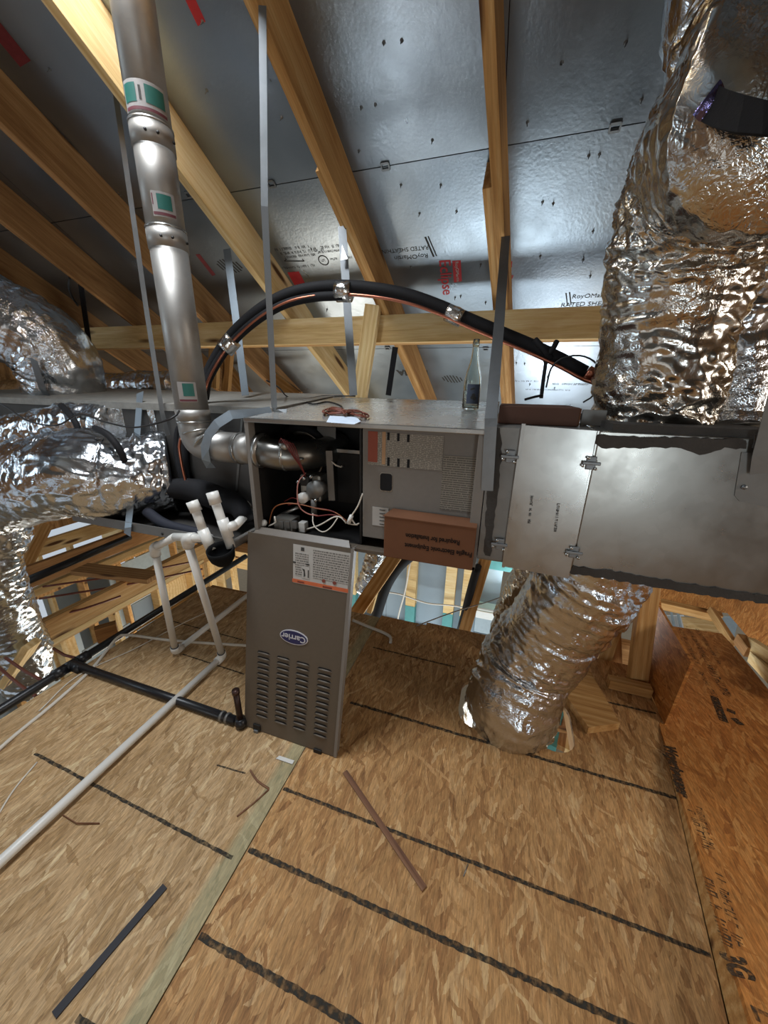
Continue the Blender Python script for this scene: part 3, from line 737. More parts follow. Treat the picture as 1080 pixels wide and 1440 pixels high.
for pa, pb in (((60, 825), (270, 790)), ((55, 842), (285, 800)), ((60, 870), (170, 838)), ((8, 925), (66, 960)), ((75, 912), (105, 925)), ((0, 940), (60, 985))):
    tube('staple_cable', [atz(*pa, -.06), (atz(*pa, -.06) + atz(*pb, -.06)) / 2 + V((0, 0, -.015)), atz(*pb, -.06)], .008, WIRER, jl, 7, True, .08)
pipe('vent_pipe', atz(35, 818, -.02), atz(182, 755, -.02), .032, ABS, jl, 14)
# ---- framing at the far right
rw = struct('wall_2', (1.5, 3, -.3), 'framing and daylight gaps beyond the raised sheet')
def py(px, py_, y): return aty(px, py_, y)
beam('floor_joist', py(915, 846, 3.3), py(1012, 868, 3.3), .05, .085, PINE, rw, up=(0, -.4, 1))
beam('floor_joist', py(1000, 858, 3.25), py(1030, 905, 2.75), .04, .05, PINE, rw, up=(.3, 0, 1))
plate('sheathing_panel', [py(958, 868, 3.9), py(1002, 872, 3.9), py(1020, 905, 3.7), py(968, 905, 3.7)], (0, 1, .3), .01, PINE_L, rw)
plate('siding_board', [py(925, 866, 5), py(962, 866, 5), py(975, 905, 5), py(935, 905, 5)], (0, 1, 0), .02, SIDING, rw)
for k in range(3): plate('siding_trim', [py(934 + 9 * k, 862, 4.95), py(937 + 9 * k, 862, 4.95), py(946 + 9 * k, 905, 4.95), py(943 + 9 * k, 905, 4.95)], (0, 1, 0), .02, GREYSID, rw)
plate('siding_board', [py(1008, 868, 5), py(1040, 868, 5), py(1030, 905, 5), py(1005, 905, 5)], (0, 1, 0), .02, GREYSID, rw)
prismM('sheathing_panel', [atx(1004, 840, 2.0), atx(1110, 846, 2.0), atx(1110, 912, 2.0), atx(1062, 908, 2.0)], (.012, 0, 0), OSB_D, rw, (0, 1, .2), (-1, 0, 0))
prismM('sheathing_panel', [py(880, 780, 4.6), py(1130, 780, 4.6), py(1130, 862, 4.6), py(1020, 862, 4.6), py(880, 846, 4.6)], (0, .012, 0), OSB_D, rw, (1, 0, 0), (0, -1, 0))
beam('floor_joist', py(790, 900, 2.25), py(905, 925, 2.25), .05, .20, PINE_D, rw, up=(0, -.2, 1))
beam('wall_stud', py(842, 940, 2.6), py(846, 845, 2.6), .05, .04, PINE_L, rw, up=(0, -1, 0))
e0, e1 = onDeck(1020, 893), onDeck(1080, 969); e2 = e1 + (e1 - e0) * .4
prism('osb_panel', [e0 + V((.30, .1, -.10)), e0 + V((1.2, .1, -.10)), e2 + V((1.2, 0, -.10)), e2 + V((.045, 0, -.10))], (0, 0, -.018), OSB_R, rw)
beam('wall_plate', atx(1053, 903, 1.75), atx(1110, 940, 1.6), .05, .07, PINE_L, rw); beam('wall_plate', atx(1060, 925, 1.7), atx(1110, 975, 1.5), .05, .07, PINE_L, rw)
beam('joist_blocking', atx(1040, 898, 1.7), atx(1055, 918, 1.7), .05, .08, PINE_D, rw)

# ================================================================== THINGS
# ---- furnace lying on its side, door off
FX0, FX1, FY, FZ0, FZ1 = -.886, -.037, 1.10, .876, 1.327
FD = .73
def ftop(y): return FZ1 + .086 * (y - FY)
fur = thing('furnace', 'open horizontal gas furnace with wiring exposed, hung in the middle under the rafters', 'furnace', (-.46, 1.45, FZ0))
yb = FY + FD
casing = prism('back_panel', [(FX0, yb, FZ0), (FX1, yb, FZ0), (FX1, yb, ftop(yb)), (FX0, yb, ftop(yb))], (0, -.01, 0), GALV, fur)
prism('top_panel', [(FX0, FY, FZ1), (FX1, FY, FZ1), (FX1, yb, ftop(yb)), (FX0, yb, ftop(yb))], (0, 0, -.006), TOPM, fur)
prism('bottom_panel', [(FX0, FY, FZ0), (FX1, FY, FZ0), (FX1, yb, FZ0), (FX0, yb, FZ0)], (0, 0, .006), TAUPE, fur)
prism('side_panel', [(FX0, FY, FZ0), (FX0, yb, FZ0), (FX0, yb, ftop(yb)), (FX0, FY, FZ1)], (.006, 0, 0), TAUPE, fur)
prism('side_panel', [(FX1, FY, FZ0), (FX1, yb, FZ0), (FX1, yb, ftop(yb)), (FX1, FY, FZ1)], (-.006, 0, 0), TAUPE, fur)
box('front_flange', (FX0, FY - .006, FZ0), (FX0 + .017, FY + .03, FZ1), GREYP, fur); box('front_flange', (FX1 - .032, FY - .006, FZ0), (FX1, FY + .03, FZ1), GREYP, fur)
box('front_flange', (FX0, FY - .008, FZ1 - .014), (FX1, FY + .03, FZ1 + .001), GALVL, fur); box('front_flange', (FX0, FY - .006, FZ0), (FX1, FY + .03, FZ0 + .014), TAUPE, fur)
IP = FY + .035
def IPp(px, py): return aty(px, py, IP)
xl = -.447
inner = box('blower_door', (xl, IP, FZ0 + .045), (FX1 - .03, IP + .02, FZ1 - .014), GREYP, fur)
slot_c = IPp(543, 678)
bm = bmesh.new(); o_ = rrect(-.021, .021, -.030, .030, .009)
prism('viewing_slot', [(slot_c.x + x, IP - .0025, slot_c.z + z) for x, z in o_], (0, .002, 0), BLACK, inner)
prism('slot_rim', [(slot_c.x + x * 1.1, IP - .001, slot_c.z + z * 1.1) for x, z in o_], (0, .001, 0), GALVL, inner)
def flabel(name, p0, p1, mat, lift=.0015, parent=inner, y=None):
    a, b = IPp(*p0), IPp(*p1); y0 = IP - lift
    return frombm(name, boxbm(abs(b.x - a.x), abs(a.z - b.z), .001), mat, parent, M=axisM(((a.x + b.x) / 2, y0, (a.z + b.z) / 2), (0, -1, 0), (1, 0, 0)))
flabel('warning_label', (518, 607), (621, 662), FINE3)
flabel('label_band', (518, 606), (531, 650), RED if False else plain('rust_label_band', '#8e4430', .6), .0025)
flabel('label_stripe', (538, 607), (542, 653), plain('tan_label_stripe', '#b08a66', .6), .0025)
for x in (545, 559, 573):
    flabel('label_mark', (x, 608 + (x - 545) * .1), (x + 3, 619 + (x - 545) * .1), BLACK, .0028); flabel('label_mark', (x, 643 + (x - 545) * .1), (x + 3, 655 + (x - 545) * .1), BLACK, .0028)
flabel('rating_label', (624, 640), (673, 722), FINE2)
flabel('serial_label', (524, 712), (546, 741), PAPER)
for k in range(5): flabel('label_mark', (534 + k * .0, 716 + 5 * k), (542, 718 + 5 * k), INK, .0028)
# burner compartment
LN = plain('shade_black', '#161413', .7, .1)  # near-black plates added inside: the compartment's shade put into colour
box('shade_liner', (FX0 + .007, FY + .032, FZ0 + .016), (FX0 + .011, FY + .36, FZ1 - .016), LN, fur, 0)
box('shade_liner', (FX0 + .012, FY + .032, FZ0 + .008), (xl - .012, FY + .36, FZ0 + .012), LN, fur, 0); box('shade_liner', (FX0 + .012, FY + .032, FZ1 - .020), (xl - .012, FY + .36, FZ1 - .016), LN, fur, 0)
box('compartment_wall', (FX0 + .02, FY + .36, FZ0 + .01), (xl - .01, FY + .37, FZ1 + .02), DARKM, fur)
box('partition', (xl - .012, IP, FZ0 + .01), (xl - .004, FY + .36, FZ1 - .01), DARKM, fur)
IY = 1.22
def iv(px, py, y=IY): return aty(px, py, y)
el = tube('vent_elbow', fillet([(FX0 + .0, 1.15, 1.205), (FX0 + .10, 1.16, 1.19), (-.735, 1.20, 1.185), (-.67, 1.30, 1.19), (-.67, 1.42, 1.20)], .08, 6), .056, GALV, fur, 24)
pipe('elbow_seam', (FX0 + .115, 1.165, 1.19), (FX0 + .121, 1.166, 1.19), .0585, GALVL, el); pipe('elbow_collar', (FX0 + .018, 1.148, 1.205), (FX0 + .03, 1.149, 1.204), .066, GALVL, el)
ih = iv(430, 640, 1.36)
pipe('inducer_housing', ih + V((0, .08, 0)), ih + V((0, -.02, 0)), .115, DARKM, fur, 36)
tube('inducer_rim', [ih + V((.12 * math.cos(R(a)), -.03, .12 * math.sin(R(a)))) for a in range(-70, 150, 8)], .016, BLACK, fur, 10)
tube('housing_plate', [ih + V((.10 * math.cos(R(a)), -.025, .10 * math.sin(R(a)))) for a in range(-60, 120, 10)], .01, GALV, fur, 8)
mt = iv(398, 630, 1.14); sw = pipe('pressure_switch', mt + V((0, .03, -.02)), mt + V((.01, -.01, .02)), .018, ALUM, fur)
for k in range(5): tube('red_lead', [mt + V((-.01 + .006 * k, -.01, .02)), mt + V((.015 + .008 * k, -.03 + .006 * k, .04 - .005 * k)), mt + V((.042 + .008 * k, -.01, -.02 - .006 * k)), mt + V((.05 + .007 * k, .02, -.06 - .012 * k))], .0018, REDWIRE, fur, 6, True)
br = plate('burner_bracket', [iv(458, 634, 1.2), iv(467, 634, 1.2), iv(471, 704, 1.2), iv(462, 704, 1.2)], (0, 1, 0), .004, GREYP, fur)
box('bracket_rail', (iv(463, 634, 1.3).x, 1.30, iv(470, 636, 1.3).z), (xl - .012, 1.31, iv(470, 631, 1.3).z), GALVL, fur, .001)
plate('collector_panel', [iv(446, 598, 1.33), iv(472, 600, 1.33), iv(472, 628, 1.33), iv(458, 640, 1.33), iv(446, 612, 1.33)], (0, 1, 0), .004, GALVD, fur)
box('burner_box', (iv(470, 650, 1.3).x, 1.32, FZ0 + .10), (xl - .015, 1.40, iv(470, 634, 1.3).z - .01), plain('burner_shroud', '#1d1b1a', .5, .3), fur, .004)
gv = iv(440, 684, 1.2)
gvb = box('gas_valve', gv + V((-.045, -.02, -.055)), gv + V((.045, .05, .05)), ALUM, fur, .012)
pipe('valve_dial', gv + V((.03, -.045, .0)), gv + V((.03, .0, 0)), .034, GALVD, gvb, 24); pipe('valve_knob', gv + V((-.022, -.05, -.038)), gv + V((-.022, -.01, -.036)), .021, PVC, gvb, 20)
box('valve_coil', gv + V((-.03, -.045, .01)), gv + V((.008, -.01, .048)), DARKM, gvb, .006); pipe('valve_outlet', gv + V((.018, -.03, -.1)), gv + V((.018, -.03, -.04)), .012, GALVD, gvb, 14)
for k, (dx, dz) in enumerate(((-.01, .04), (.02, .05), (-.035, .025), (.035, -.04))): pipe('valve_screw', gv + V((dx, -.052, dz)), gv + V((dx, -.03, dz)), .006, GALVL, gvb, 8)
def wire(pts, m, r=.0024): tube('wire', [iv(px, py, y) for px, py, y in pts], r, m, fur, 7, True, .012)
wire([(430, 665, 1.17), (419, 680, 1.13), (420, 710, 1.12), (432, 722, 1.13), (447, 725, 1.14)], plain('pink_wire', '#b0756a', .5))
wire([(378, 738, 1.15), (385, 715, 1.13), (402, 708, 1.12), (425, 710, 1.13), (445, 715, 1.14), (470, 720, 1.14), (488, 733, 1.13)], ORANGEW)
wire([(440, 722, 1.14), (441, 738, 1.12), (453, 748, 1.12), (465, 742, 1.12), (475, 728, 1.13)], WIREW)
wire([(432, 744, 1.14), (450, 738, 1.13), (470, 727, 1.13), (480, 728, 1.13), (487, 736, 1.13)], WIREW, .0028)
wire([(510, 694, 1.125), (503, 712, 1.12), (494, 726, 1.12), (490, 736, 1.12), (503, 738, 1.125)], WIREW, .0026)
wire([(494, 728, 1.12), (500, 738, 1.12), (505, 736, 1.125)], WIREW, .003)
wire([(442, 714, 1.15), (465, 718, 1.14), (478, 725, 1.14)], REDWIRE); wire([(444, 726, 1.14), (468, 724, 1.14), (484, 730, 1.13)], REDWIRE)
wire([(400, 705, 1.18), (412, 700, 1.17), (422, 706, 1.16), (405, 710, 1.17)], REDWIRE); wire([(466, 648, 1.2), (472, 654, 1.19), (480, 657, 1.2)], WIREW, .003)
wire([(378, 740, 1.14), (388, 734, 1.13), (386, 726, 1.13)], WIREW, .003)
plug = iv(492, 731, 1.12); pipe('wire_connector', plug + V((-.006, 0, -.014)), plug + V((.008, 0, .018)), .008, PVC, fur, 10)
pipe('manifold_tube', iv(390, 726, 1.2), iv(420, 713, 1.2), .008, GALVL, fur, 12)
jb = box('terminal_block', iv(392, 745, 1.17) + V((0, -.03, -.012)), iv(416, 728, 1.17) + V((0, .03, 0)), plain('terminal_grey', '#6d6a64', .5), fur, .003)
for k in range(3): box('terminal_post', iv(393 + 9 * k, 738, 1.14) + V((0, -.005, -.014)), iv(399 + 9 * k, 738, 1.14) + V((0, .01, .014)), GALVD, fur, .002)
box('limit_switch', iv(420, 748, 1.15) + V((0, 0, 0)), iv(428, 736, 1.15) + V((0, .03, 0)), PVC, fur, .002)
lathe('grommet', [(.004, 0), (.012, .002), (.015, .012), (.012, .02), (.004, .022)], PVC, fur, 14, axisM(iv(373, 735, 1.14), (0, -1, .3)))
for px, py, yy in ((362, 626, 1.12), (363, 654, 1.12), (422, 646, 1.14), (396, 689, 1.3), (480, 656, 1.2)): pipe('screw', aty(px, py, yy), aty(px, py, yy) + V((0, .02, 0)), .005, GALVL, fur, 8)
# ---- door leaning on the furnace
DB0, DB1 = V((-.942, .962, .004)), V((-.499, .962, .004))
DT0 = V((-.903, 1.074, .895)); du = V((1, 0, 0)); dv = (DT0 - DB0); DH = dv.length; dv.normalize(); dn = du.cross(dv).normalized()   # faces viewer
if dn.y > 0: dn = -dn
DWD = .443
dr = thing('furnace_door', 'taupe louvered metal furnace door leaning upside down on the floor below the furnace', 'door panel', DB0 + du * DWD / 2)
def dP(px, py): return atp(px, py, DB0, dn)
def duv(p): q = p - DB0; v = q.z / dv.z; return q.x - v * dv.x, v
def dpt(u, v, l=0): return DB0 + du * u + dv * v + dn * l
body = prism('door_skin', [dpt(0, 0), dpt(DWD, 0), dpt(DWD, DH), dpt(0, DH)], -dn * .004, TAUPE, dr)
prism('side_flange', [dpt(DWD - .004, 0, -.004), dpt(DWD, 0, -.004), dpt(DWD, DH, -.004), dpt(DWD - .004, DH, -.004)], -dn * .036, GREYP, dr)
prism('side_flange', [dpt(0, 0, -.004), dpt(.004, 0, -.004), dpt(.004, DH, -.004), dpt(0, DH, -.004)], -dn * .036, GREYP, dr)
prism('edge_bead', [dpt(DWD - .006, 0, .002), dpt(DWD + .006, 0, .002), dpt(DWD + .006, DH, .002), dpt(DWD - .006, DH, .002)], -dn * .012, GREYP, dr)
prism('bottom_flange', [dpt(0, 0, -.004), dpt(DWD, 0, -.004), dpt(DWD, .004, -.004), dpt(0, .004, -.004)], -dn * .036, GREYP, dr)
prism('top_flange', [dpt(.015, DH - .004, -.006), dpt(DWD - .012, DH - .004, -.006), dpt(DWD - .03, DH + .018, -.03), dpt(.03, DH + .018, -.03)], -dn * .004, TAUPE, dr)
lq = [duv(dP(*p)) for p in ((414, 765), (494, 778), (490, 833), (411, 820))]
lu0, lu1, lv1, lv0 = (lq[0][0] + lq[3][0]) / 2, (lq[1][0] + lq[2][0]) / 2, (lq[0][1] + lq[1][1]) / 2, (lq[2][1] + lq[3][1]) / 2
def dflat(name, u0, v0, u1, v1, m, l, parent, t=.0006):
    return frombm(name, boxbm(u1 - u0, v1 - v0, t), m, parent, M=axisM(dpt((u0 + u1) / 2, (v0 + v1) / 2, l), dn, du))
lab = dflat('instruction_label', lu0, lv0, lu1, lv1, PAPER, .001, dr)
lw_, lh_ = lu1 - lu0, lv1 - lv0
def ll(name, a, b, c, d, m, l=.0018): return dflat(name, lu0 + lw_ * a, lv0 + lh_ * b, lu0 + lw_ * c, lv0 + lh_ * d, m, l, lab)
ll('label_print', .36, .22, .98, .95, FINE1); ll('label_print', .04, .2, .28, .8, FINE1); ll('label_band', .0, .015, 1, .11, ORANGE)
ll('label_picture', .17, .17, .31, .48, PAPER, .0024); ll('label_mark', .0, .52, .05, .56, INK, .0028); ll('label_mark', .24, .52, .30, .56, INK, .0028); ll('label_mark', .13, .86, .19, .95, INK)
prism('flame_mark', [dpt(lu0 + lw_ * a, lv0 + lh_ * b, .003) for a, b in ((.17, .42), (.22, .40), (.24, .24), (.21, .2), (.205, .34))], dn * .0004, INK, lab)
ll('label_mark', .28, .2, .30, .4, INK, .0028); ll('label_mark', .10, .04, .22, .07, plain('dark_rust', '#6e2f22', .6), .0028); ll('label_mark', .56, .03, .72, .07, plain('dark_rust2', '#6e2f22', .6), .0028)
for a in (.57, .76): prism('label_emblem', [dpt(lu0 + lw_ * (a + .035 * math.cos(R(k * 60))), lv0 + lh_ * (.20 + .05 * math.sin(R(k * 60))), .003) for k in range(6)], dn * .0004, plain('emblem_rust', '#7a3a2e', .6), lab)
cu_, cv_ = duv(dP(413.5, 896))
bd = prism('badge', [dpt(cu_ + .063 * math.cos(R(a)), cv_ + .0305 * math.sin(R(a))) for a in range(0, 360, 8)], dn * .003, SILVER, dr)
prism('badge_face', [dpt(cu_ + .059 * math.cos(R(a)), cv_ + .0268 * math.sin(R(a)), .003) for a in range(0, 360, 8)], dn * .0008, NAVY, bd)
text('badge_lettering', 'Carrier', dpt(cu_, cv_, .0042), -du, -dv, .036, SILVER, bd, .0, .0006)
# louvers
cols = [duv(dP(*p))[0] for p in ((370, 950), (397, 960), (424, 968), (454, 978))]
vtop = [duv(dP(*p))[1] for p in ((380, 920), (398, 926), (426, 936), (456, 948))]; vbot = duv(dP(362, 1004))[1]
def louver_mesh():
    bm = bmesh.new(); n = 10; w, h, d = .062, .017, .0085; g = []
    for i in range(n + 1):
        x = (i / n - .5) * w; e = math.sqrt(max(0, 1 - (2 * i / n - 1) ** 2))
        g.append([bm.verts.new((x, -h * .5 * e * .7, .0005)), bm.verts.new((x, -h * .1, d * e * .7)), bm.verts.new((x, h * .34 * e + .0005, d * e)), bm.verts.new((x, h * .30 * e, .0008))])
    for i in range(n):
        for k in range(3): bm.faces.new((g[i][k], g[i + 1][k], g[i + 1][k + 1], g[i][k + 1]))
    me = bpy.data.meshes.new('louver'); bmesh.ops.recalc_face_normals(bm, faces=bm.faces); bm.to_mesh(me); bm.free(); me.materials.append(TAUPE)
    for p in me.polygons: p.use_smooth = True
    return me
lm = louver_mesh()
sm = bpy.data.meshes.new('louver_slot'); sm.from_pydata([(-.03, -.003, 0), (.03, -.003, 0), (.024, .003, 0), (-.024, .003, 0)], [], [(0, 1, 2, 3)]); sm.materials.append(BLACK)
vt = sum(vtop) / 4
for ci in range(4):
    for k in range(13):
        v = vt + .004 - (vt - vbot) * k / 11.6
        if v < .06: continue
        lo = link('louver', lm, None, dr, axisM(dpt(cols[ci], v, .0), dn, du))
        link('louver_slot', sm, None, lo, axisM(dpt(cols[ci], v + .0065, .0012), dn, du))
for px, py_ in ((362, 1022), (447, 1057)):
    u, v = duv(dP(px, py_)); c = frombm('door_clip', boxbm(.036, .03, .008, .003), DARKM, dr, M=axisM(dpt(u, v, .004), dn, du))
    frombm('clip_tab', boxbm(.022, .014, .016, .003), STRAP, c, M=axisM(dpt(u, v - .016, .006), dn, du))

# ---- cardboard box on the furnace lip
cb = thing('cardboard_box', 'brown cardboard box marked fragile standing upside down in the furnace opening', 'box', (-.19, 1.07, FZ0))
bx0, bx1 = aty(540, 740, 1.062).x, aty(667, 770, 1.062).x; bz0, bz1 = FZ0 + .015, aty(600, 733, 1.062).z
cbb = box('carton', (bx0, 1.062, bz0), (bx1, 1.128, bz1), CARD, cb, .003)
prism('carton_flap', [(bx0 - .004, 1.060, bz1 - .002), (bx1, 1.060, bz1 - .004), (bx1, 1.128, bz1 + .002), (bx0 + .01, 1.128, bz1 + .004)], (0, 0, .003), CARD, cb)
text('printed_lettering', 'Fragile Electronic Equipment', ((bx0 + bx1) / 2 + .035, 1.062, bz0 + .055), (-1, 0, 0), (0, 0, -1), .0225, DINK, cbb, .0008, .0006, 'CENTER', .84)
text('printed_lettering', 'Required for Installation', ((bx0 + bx1) / 2 + .015, 1.062, bz0 + .090), (-1, 0, 0), (0, 0, -1), .0225, DINK, cbb, .0008, .0006, 'CENTER', .80)

# ---- flat carton on the return duct, with the glass bottle on the furnace
PT = 1.342                                                        # top of the return duct
fc = thing('cardboard_box', 'flat dark brown carton lying on the duct beside the glass bottle', 'box', (.09, 1.25, PT))
a0, a1 = aty(700, 592, 1.16), aty(812, 600, 1.16)
box('carton', (a0.x, 1.16, PT), (a1.x, 1.40, PT + .052), CARDD, fc, .003); box('carton_flap', (a1.x + .0, 1.165, PT + .002), (a1.x + .004, 1.395, PT + .05), CARD, fc, .001)
box('duct_collar_tab', (a1.x + .02, 1.24, PT), (a1.x + .085, 1.25, PT + .045), GALVD, None, .001)
tag(bpy.data.objects['duct_collar_tab'], 'small grey sheet metal tab standing beside the flat carton', 'metal tab')
by = None
d_ = ray(661, 577); tt = (FZ1 - .086 * FY - CAM.z) / (d_.z - .086 * d_.y); bp = CAM + d_ * tt
bp.z += .002
bt = thing('glass_bottle', 'empty clear glass bottle with a dark blue label on top of the furnace', 'bottle', bp)
Bs = (aty(668, 477, bp.y).z - bp.z) / .30
prof = [(.030, 0), (.037, .004), (.0385, .012), (.0385, .115), (.0372, .135), (.031, .165), (.021, .20), (.0155, .235), (.0135, .268), (.0135, .272), (.0155, .274), (.0155, .284), (.0138, .287), (.0145, .298), (.0135, .30)]
inn = [(.011, .299), (.011, .27), (.0125, .235), (.018, .20), (.028, .165), (.0345, .135), (.036, .115), (.036, .014), (.028, .008), (.004, .012)]
gl = lathe('glass_body', [(r * Bs, z * Bs) for r, z in prof + inn], GLASS, bt, 36, Matrix.Translation(bp))
lv, lf = [], []
for i in range(15):
    a = R(-118 + 92 * i / 14) + math.atan2(bp.y, bp.x) * 0
    for z in (.028, .112): lv.append(bp + V((math.cos(a), math.sin(a), 0)) * .0392 * Bs + V((0, 0, z * Bs)))
lf = [(2 * i, 2 * i + 2, 2 * i + 3, 2 * i + 1) for i in range(14)]
mesh('bottle_label', lv, lf, LABELD, bt, True)
for da, z, s in ((-80, .055, .010), (-72, .065, .011), (-64, .052, .012), (-84, .092, .006), (-74, .094, .006), (-90, .09, .005)):
    a = R(da); c = bp + V((math.cos(a), math.sin(a), 0)) * .0396 * Bs + V((0, 0, z * Bs)); n = V((math.cos(a), math.sin(a), 0)); t_ = V((-n.y, n.x, 0))
    prism('label_mark', [c + t_ * s * Bs * .8 * math.cos(R(k * 60 + 20)) + V((0, 0, s * Bs * .8 * math.sin(R(k * 60 + 20)))) for k in range(6)], n * .0004, INK, bt)

# ---- flue
FLX, FLY = -1.155, 1.138
fl = thing('flue_pipe', 'grey metal flue pipe rising through the roof left of the furnace', 'flue pipe', (FLX, FLY, 1.2))
RF = .0585
top = 2.86
zs = [1.33, aty(228, 314, FLY - .0585).z, aty(205, 160, FLY - .0585).z, top]
for i in range(3): pipe('pipe_section', (FLX, FLY, zs[i]), (FLX, FLY, zs[i + 1]), RF, FLUEM, fl, 40)
for z in zs[1:3]:
    pipe('pipe_collar', (FLX, FLY, z - .055), (FLX, FLY, z + .004), RF + .003, FLUEM, fl, 40); pipe('collar_bead', (FLX, FLY, z), (FLX, FLY, z + .006), RF + .0042, GALVL, fl, 40)
    for k in (20, 300, 330): pipe('screw', V((FLX, FLY, z - .03)) + V((math.cos(R(k)), math.sin(R(k)), 0)) * (RF), V((FLX, FLY, z - .03)) + V((math.cos(R(k)), math.sin(R(k)), 0)) * (RF + .008), .004, DARKM, fl, 8)
pipe('pipe_collar', (FLX, FLY, 1.305), (FLX, FLY, 1.345), RF + .003, FLUEM, fl, 40)
el = tube('flue_elbow', fillet([(FLX, FLY, 1.345), (FLX, FLY, 1.208), (-.97, 1.15, 1.206)], .12, 9), RF, FLUEM, fl, 40)
for t_, d_ in (((FLX, FLY, 1.30), (0, 0, 1)), ((FLX + .012, FLY, 1.262), (-.25, 0, 1)), ((FLX + .05, FLY + .002, 1.226), (-1, 0, 1)), ((FLX + .10, FLY + .005, 1.210), (-1, 0, .2))):
    d_ = V(d_).normalized(); pipe('elbow_seam', V(t_) - d_ * .003, V(t_) + d_ * .003, RF + .003, GALVL, el, 40)
pipe('pipe_section', (-.985, 1.149, 1.206), (FX0 + .001, 1.15, 1.205), RF - .001, FLUEM, fl, 40); pipe('collar_bead', (-.955, 1.15, 1.206), (-.949, 1.15, 1.206), RF + .003, GALVL, fl, 40)
def curvelabel(name, z0, z1, a0, a1, m, lift, parent=fl, n=12):
    vs = []
    for i in range(n + 1):
        a = R(a0 + (a1 - a0) * i / n)
        for z in (z0, z1): vs.append(V((FLX + math.cos(a) * (RF + lift), FLY + math.sin(a) * (RF + lift), z)))
    return mesh(name, vs, [(2 * i, 2 * i + 2, 2 * i + 3, 2 * i + 1) for i in range(n)], m, parent, True)
STK = plain('pale_sticker', '#8f8b88', .6); STR = plain('maroon_print', '#5f2b33', .6)
def zat(px, py_): return aty(px, py_, FLY - RF).z
def sticker(pyt, pyb, a0, a1, px):
    zt, zb = zat(px, pyt), zat(px, pyb); h = zt - zb
    s = curvelabel('sticker', zb, zt, a0, a1, STK, .0008); return zb, zt, h, s
zb, zt, h, s = sticker(104, 152, -118, 8, 200)
curvelabel('sticker_panel', zb + .28 * h, zt - .12 * h, -112, -72, GREEN, .0014, s); curvelabel('sticker_panel', zb + .28 * h, zt - .12 * h, -48, 4, GREEN, .0014, s); curvelabel('sticker_mark', zb + .35 * h, zt - .2 * h, -64, -58, INK, .0014, s); curvelabel('sticker_print', zb + .03 * h, zb + .14 * h, -112, 8, STR, .0014, s)
zb, zt, h, s = sticker(262, 300, -74, -8, 235)
curvelabel('sticker_panel', zb + .3 * h, zt - .1 * h, -58, -18, GREEN, .0014, s); curvelabel('sticker_print', zb + .06 * h, zb + .18 * h, -72, -10, STR, .0014, s); curvelabel('sticker_print', zb + .45 * h, zt - .1 * h, -72, -69, STR, .0014, s)
zb, zt, h, s = sticker(537, 566, -84, -22, 268)
curvelabel('sticker_panel', zb + .3 * h, zt - .08 * h, -66, -30, GREEN, .0014, s); curvelabel('sticker_print', zb + .04 * h, zb + .14 * h, -82, -24, STR, .0014, s)

# ---- hanging straps
def strapthing(label, path, wd, w=.034, m=None, t=.0016, extra=None):
    o = ribbon('hanging_strap', path, wd, w, t, m or STRAP); tag(o, label, 'strap'); return o
strapthing('long grey metal strap from the middle rafter to the left of the furnace top', [atx(369, 8, -.772), atx(372, 290, -.80), V((-.862, 1.25, ftop(1.25) + .02)), V((-.862, 1.255, ftop(1.255) + .001)), V((-.82, 1.27, ftop(1.27) + .002))], (1, .3, 0), .022)
strapthing('pale strap with a pointed top left of the long strap', [aty(319, 350, 1.78), aty(332, 450, 1.70), aty(345, 556, 1.62)], (1, .25, 0), .038, STRAPL)
strapthing('metal strap with folded tip behind the top of the black arch', [aty(481, 318, 1.72), aty(489, 440, 1.66), aty(497, 556, 1.60)], (1, .2, 0), .036)
tip = prism('folded_tip', [aty(481, 344, 1.68), aty(489, 364, 1.665), aty(479, 366, 1.665)], (0, .003, 0), GALVL, bpy.data.objects['hanging_strap.002'])
strapthing('thin pale strap hanging along the left side of the flue pipe', [atx(158, 100, -1.50), aty(205, 430, 1.30), aty(228, 580, 1.245), aty(236, 612, 1.245)], (.5, 1, 0), .018, STRAP)
strapthing('grey strap from the right rafter over the front right furnace corner', [V((-.088, 1.80, 2.03)), V((-.06, 1.42, 1.66)), V((-.040, 1.09, 1.36)), aty(690, 600, 1.082), aty(685, 690, 1.082)], (1, 0, 0), .034)
strapthing('flat strap looping down the front of the dark coil cabinet to the drain pan', [aty(197, 552, 1.33), aty(196, 566, 1.288), aty(190, 650, 1.18), aty(180, 742, 1.02), aty(179, 752, 1.02)], (1, 0, 0), .036, STRAPL)
strapthing('curved bright strap passing under the flue elbow beside the furnace', [V((-.87, 1.24, 1.345)), V((-.90, 1.19, 1.338)), aty(325, 583, 1.10), aty(305, 596, 1.075), aty(293, 612, 1.066), aty(288, 630, 1.066), aty(290, 648, 1.08), aty(297, 658, 1.11)], [V((.5, -.2, -1)), V((.5, -.2, -1)), V((.6, -.2, -.9)), V((.7, -.1, -.7)), V((.85, 0, -.5)), V((1, 0, -.1)), V((1, 0, .1)), V((1, 0, .4))], .036, STRAPL)

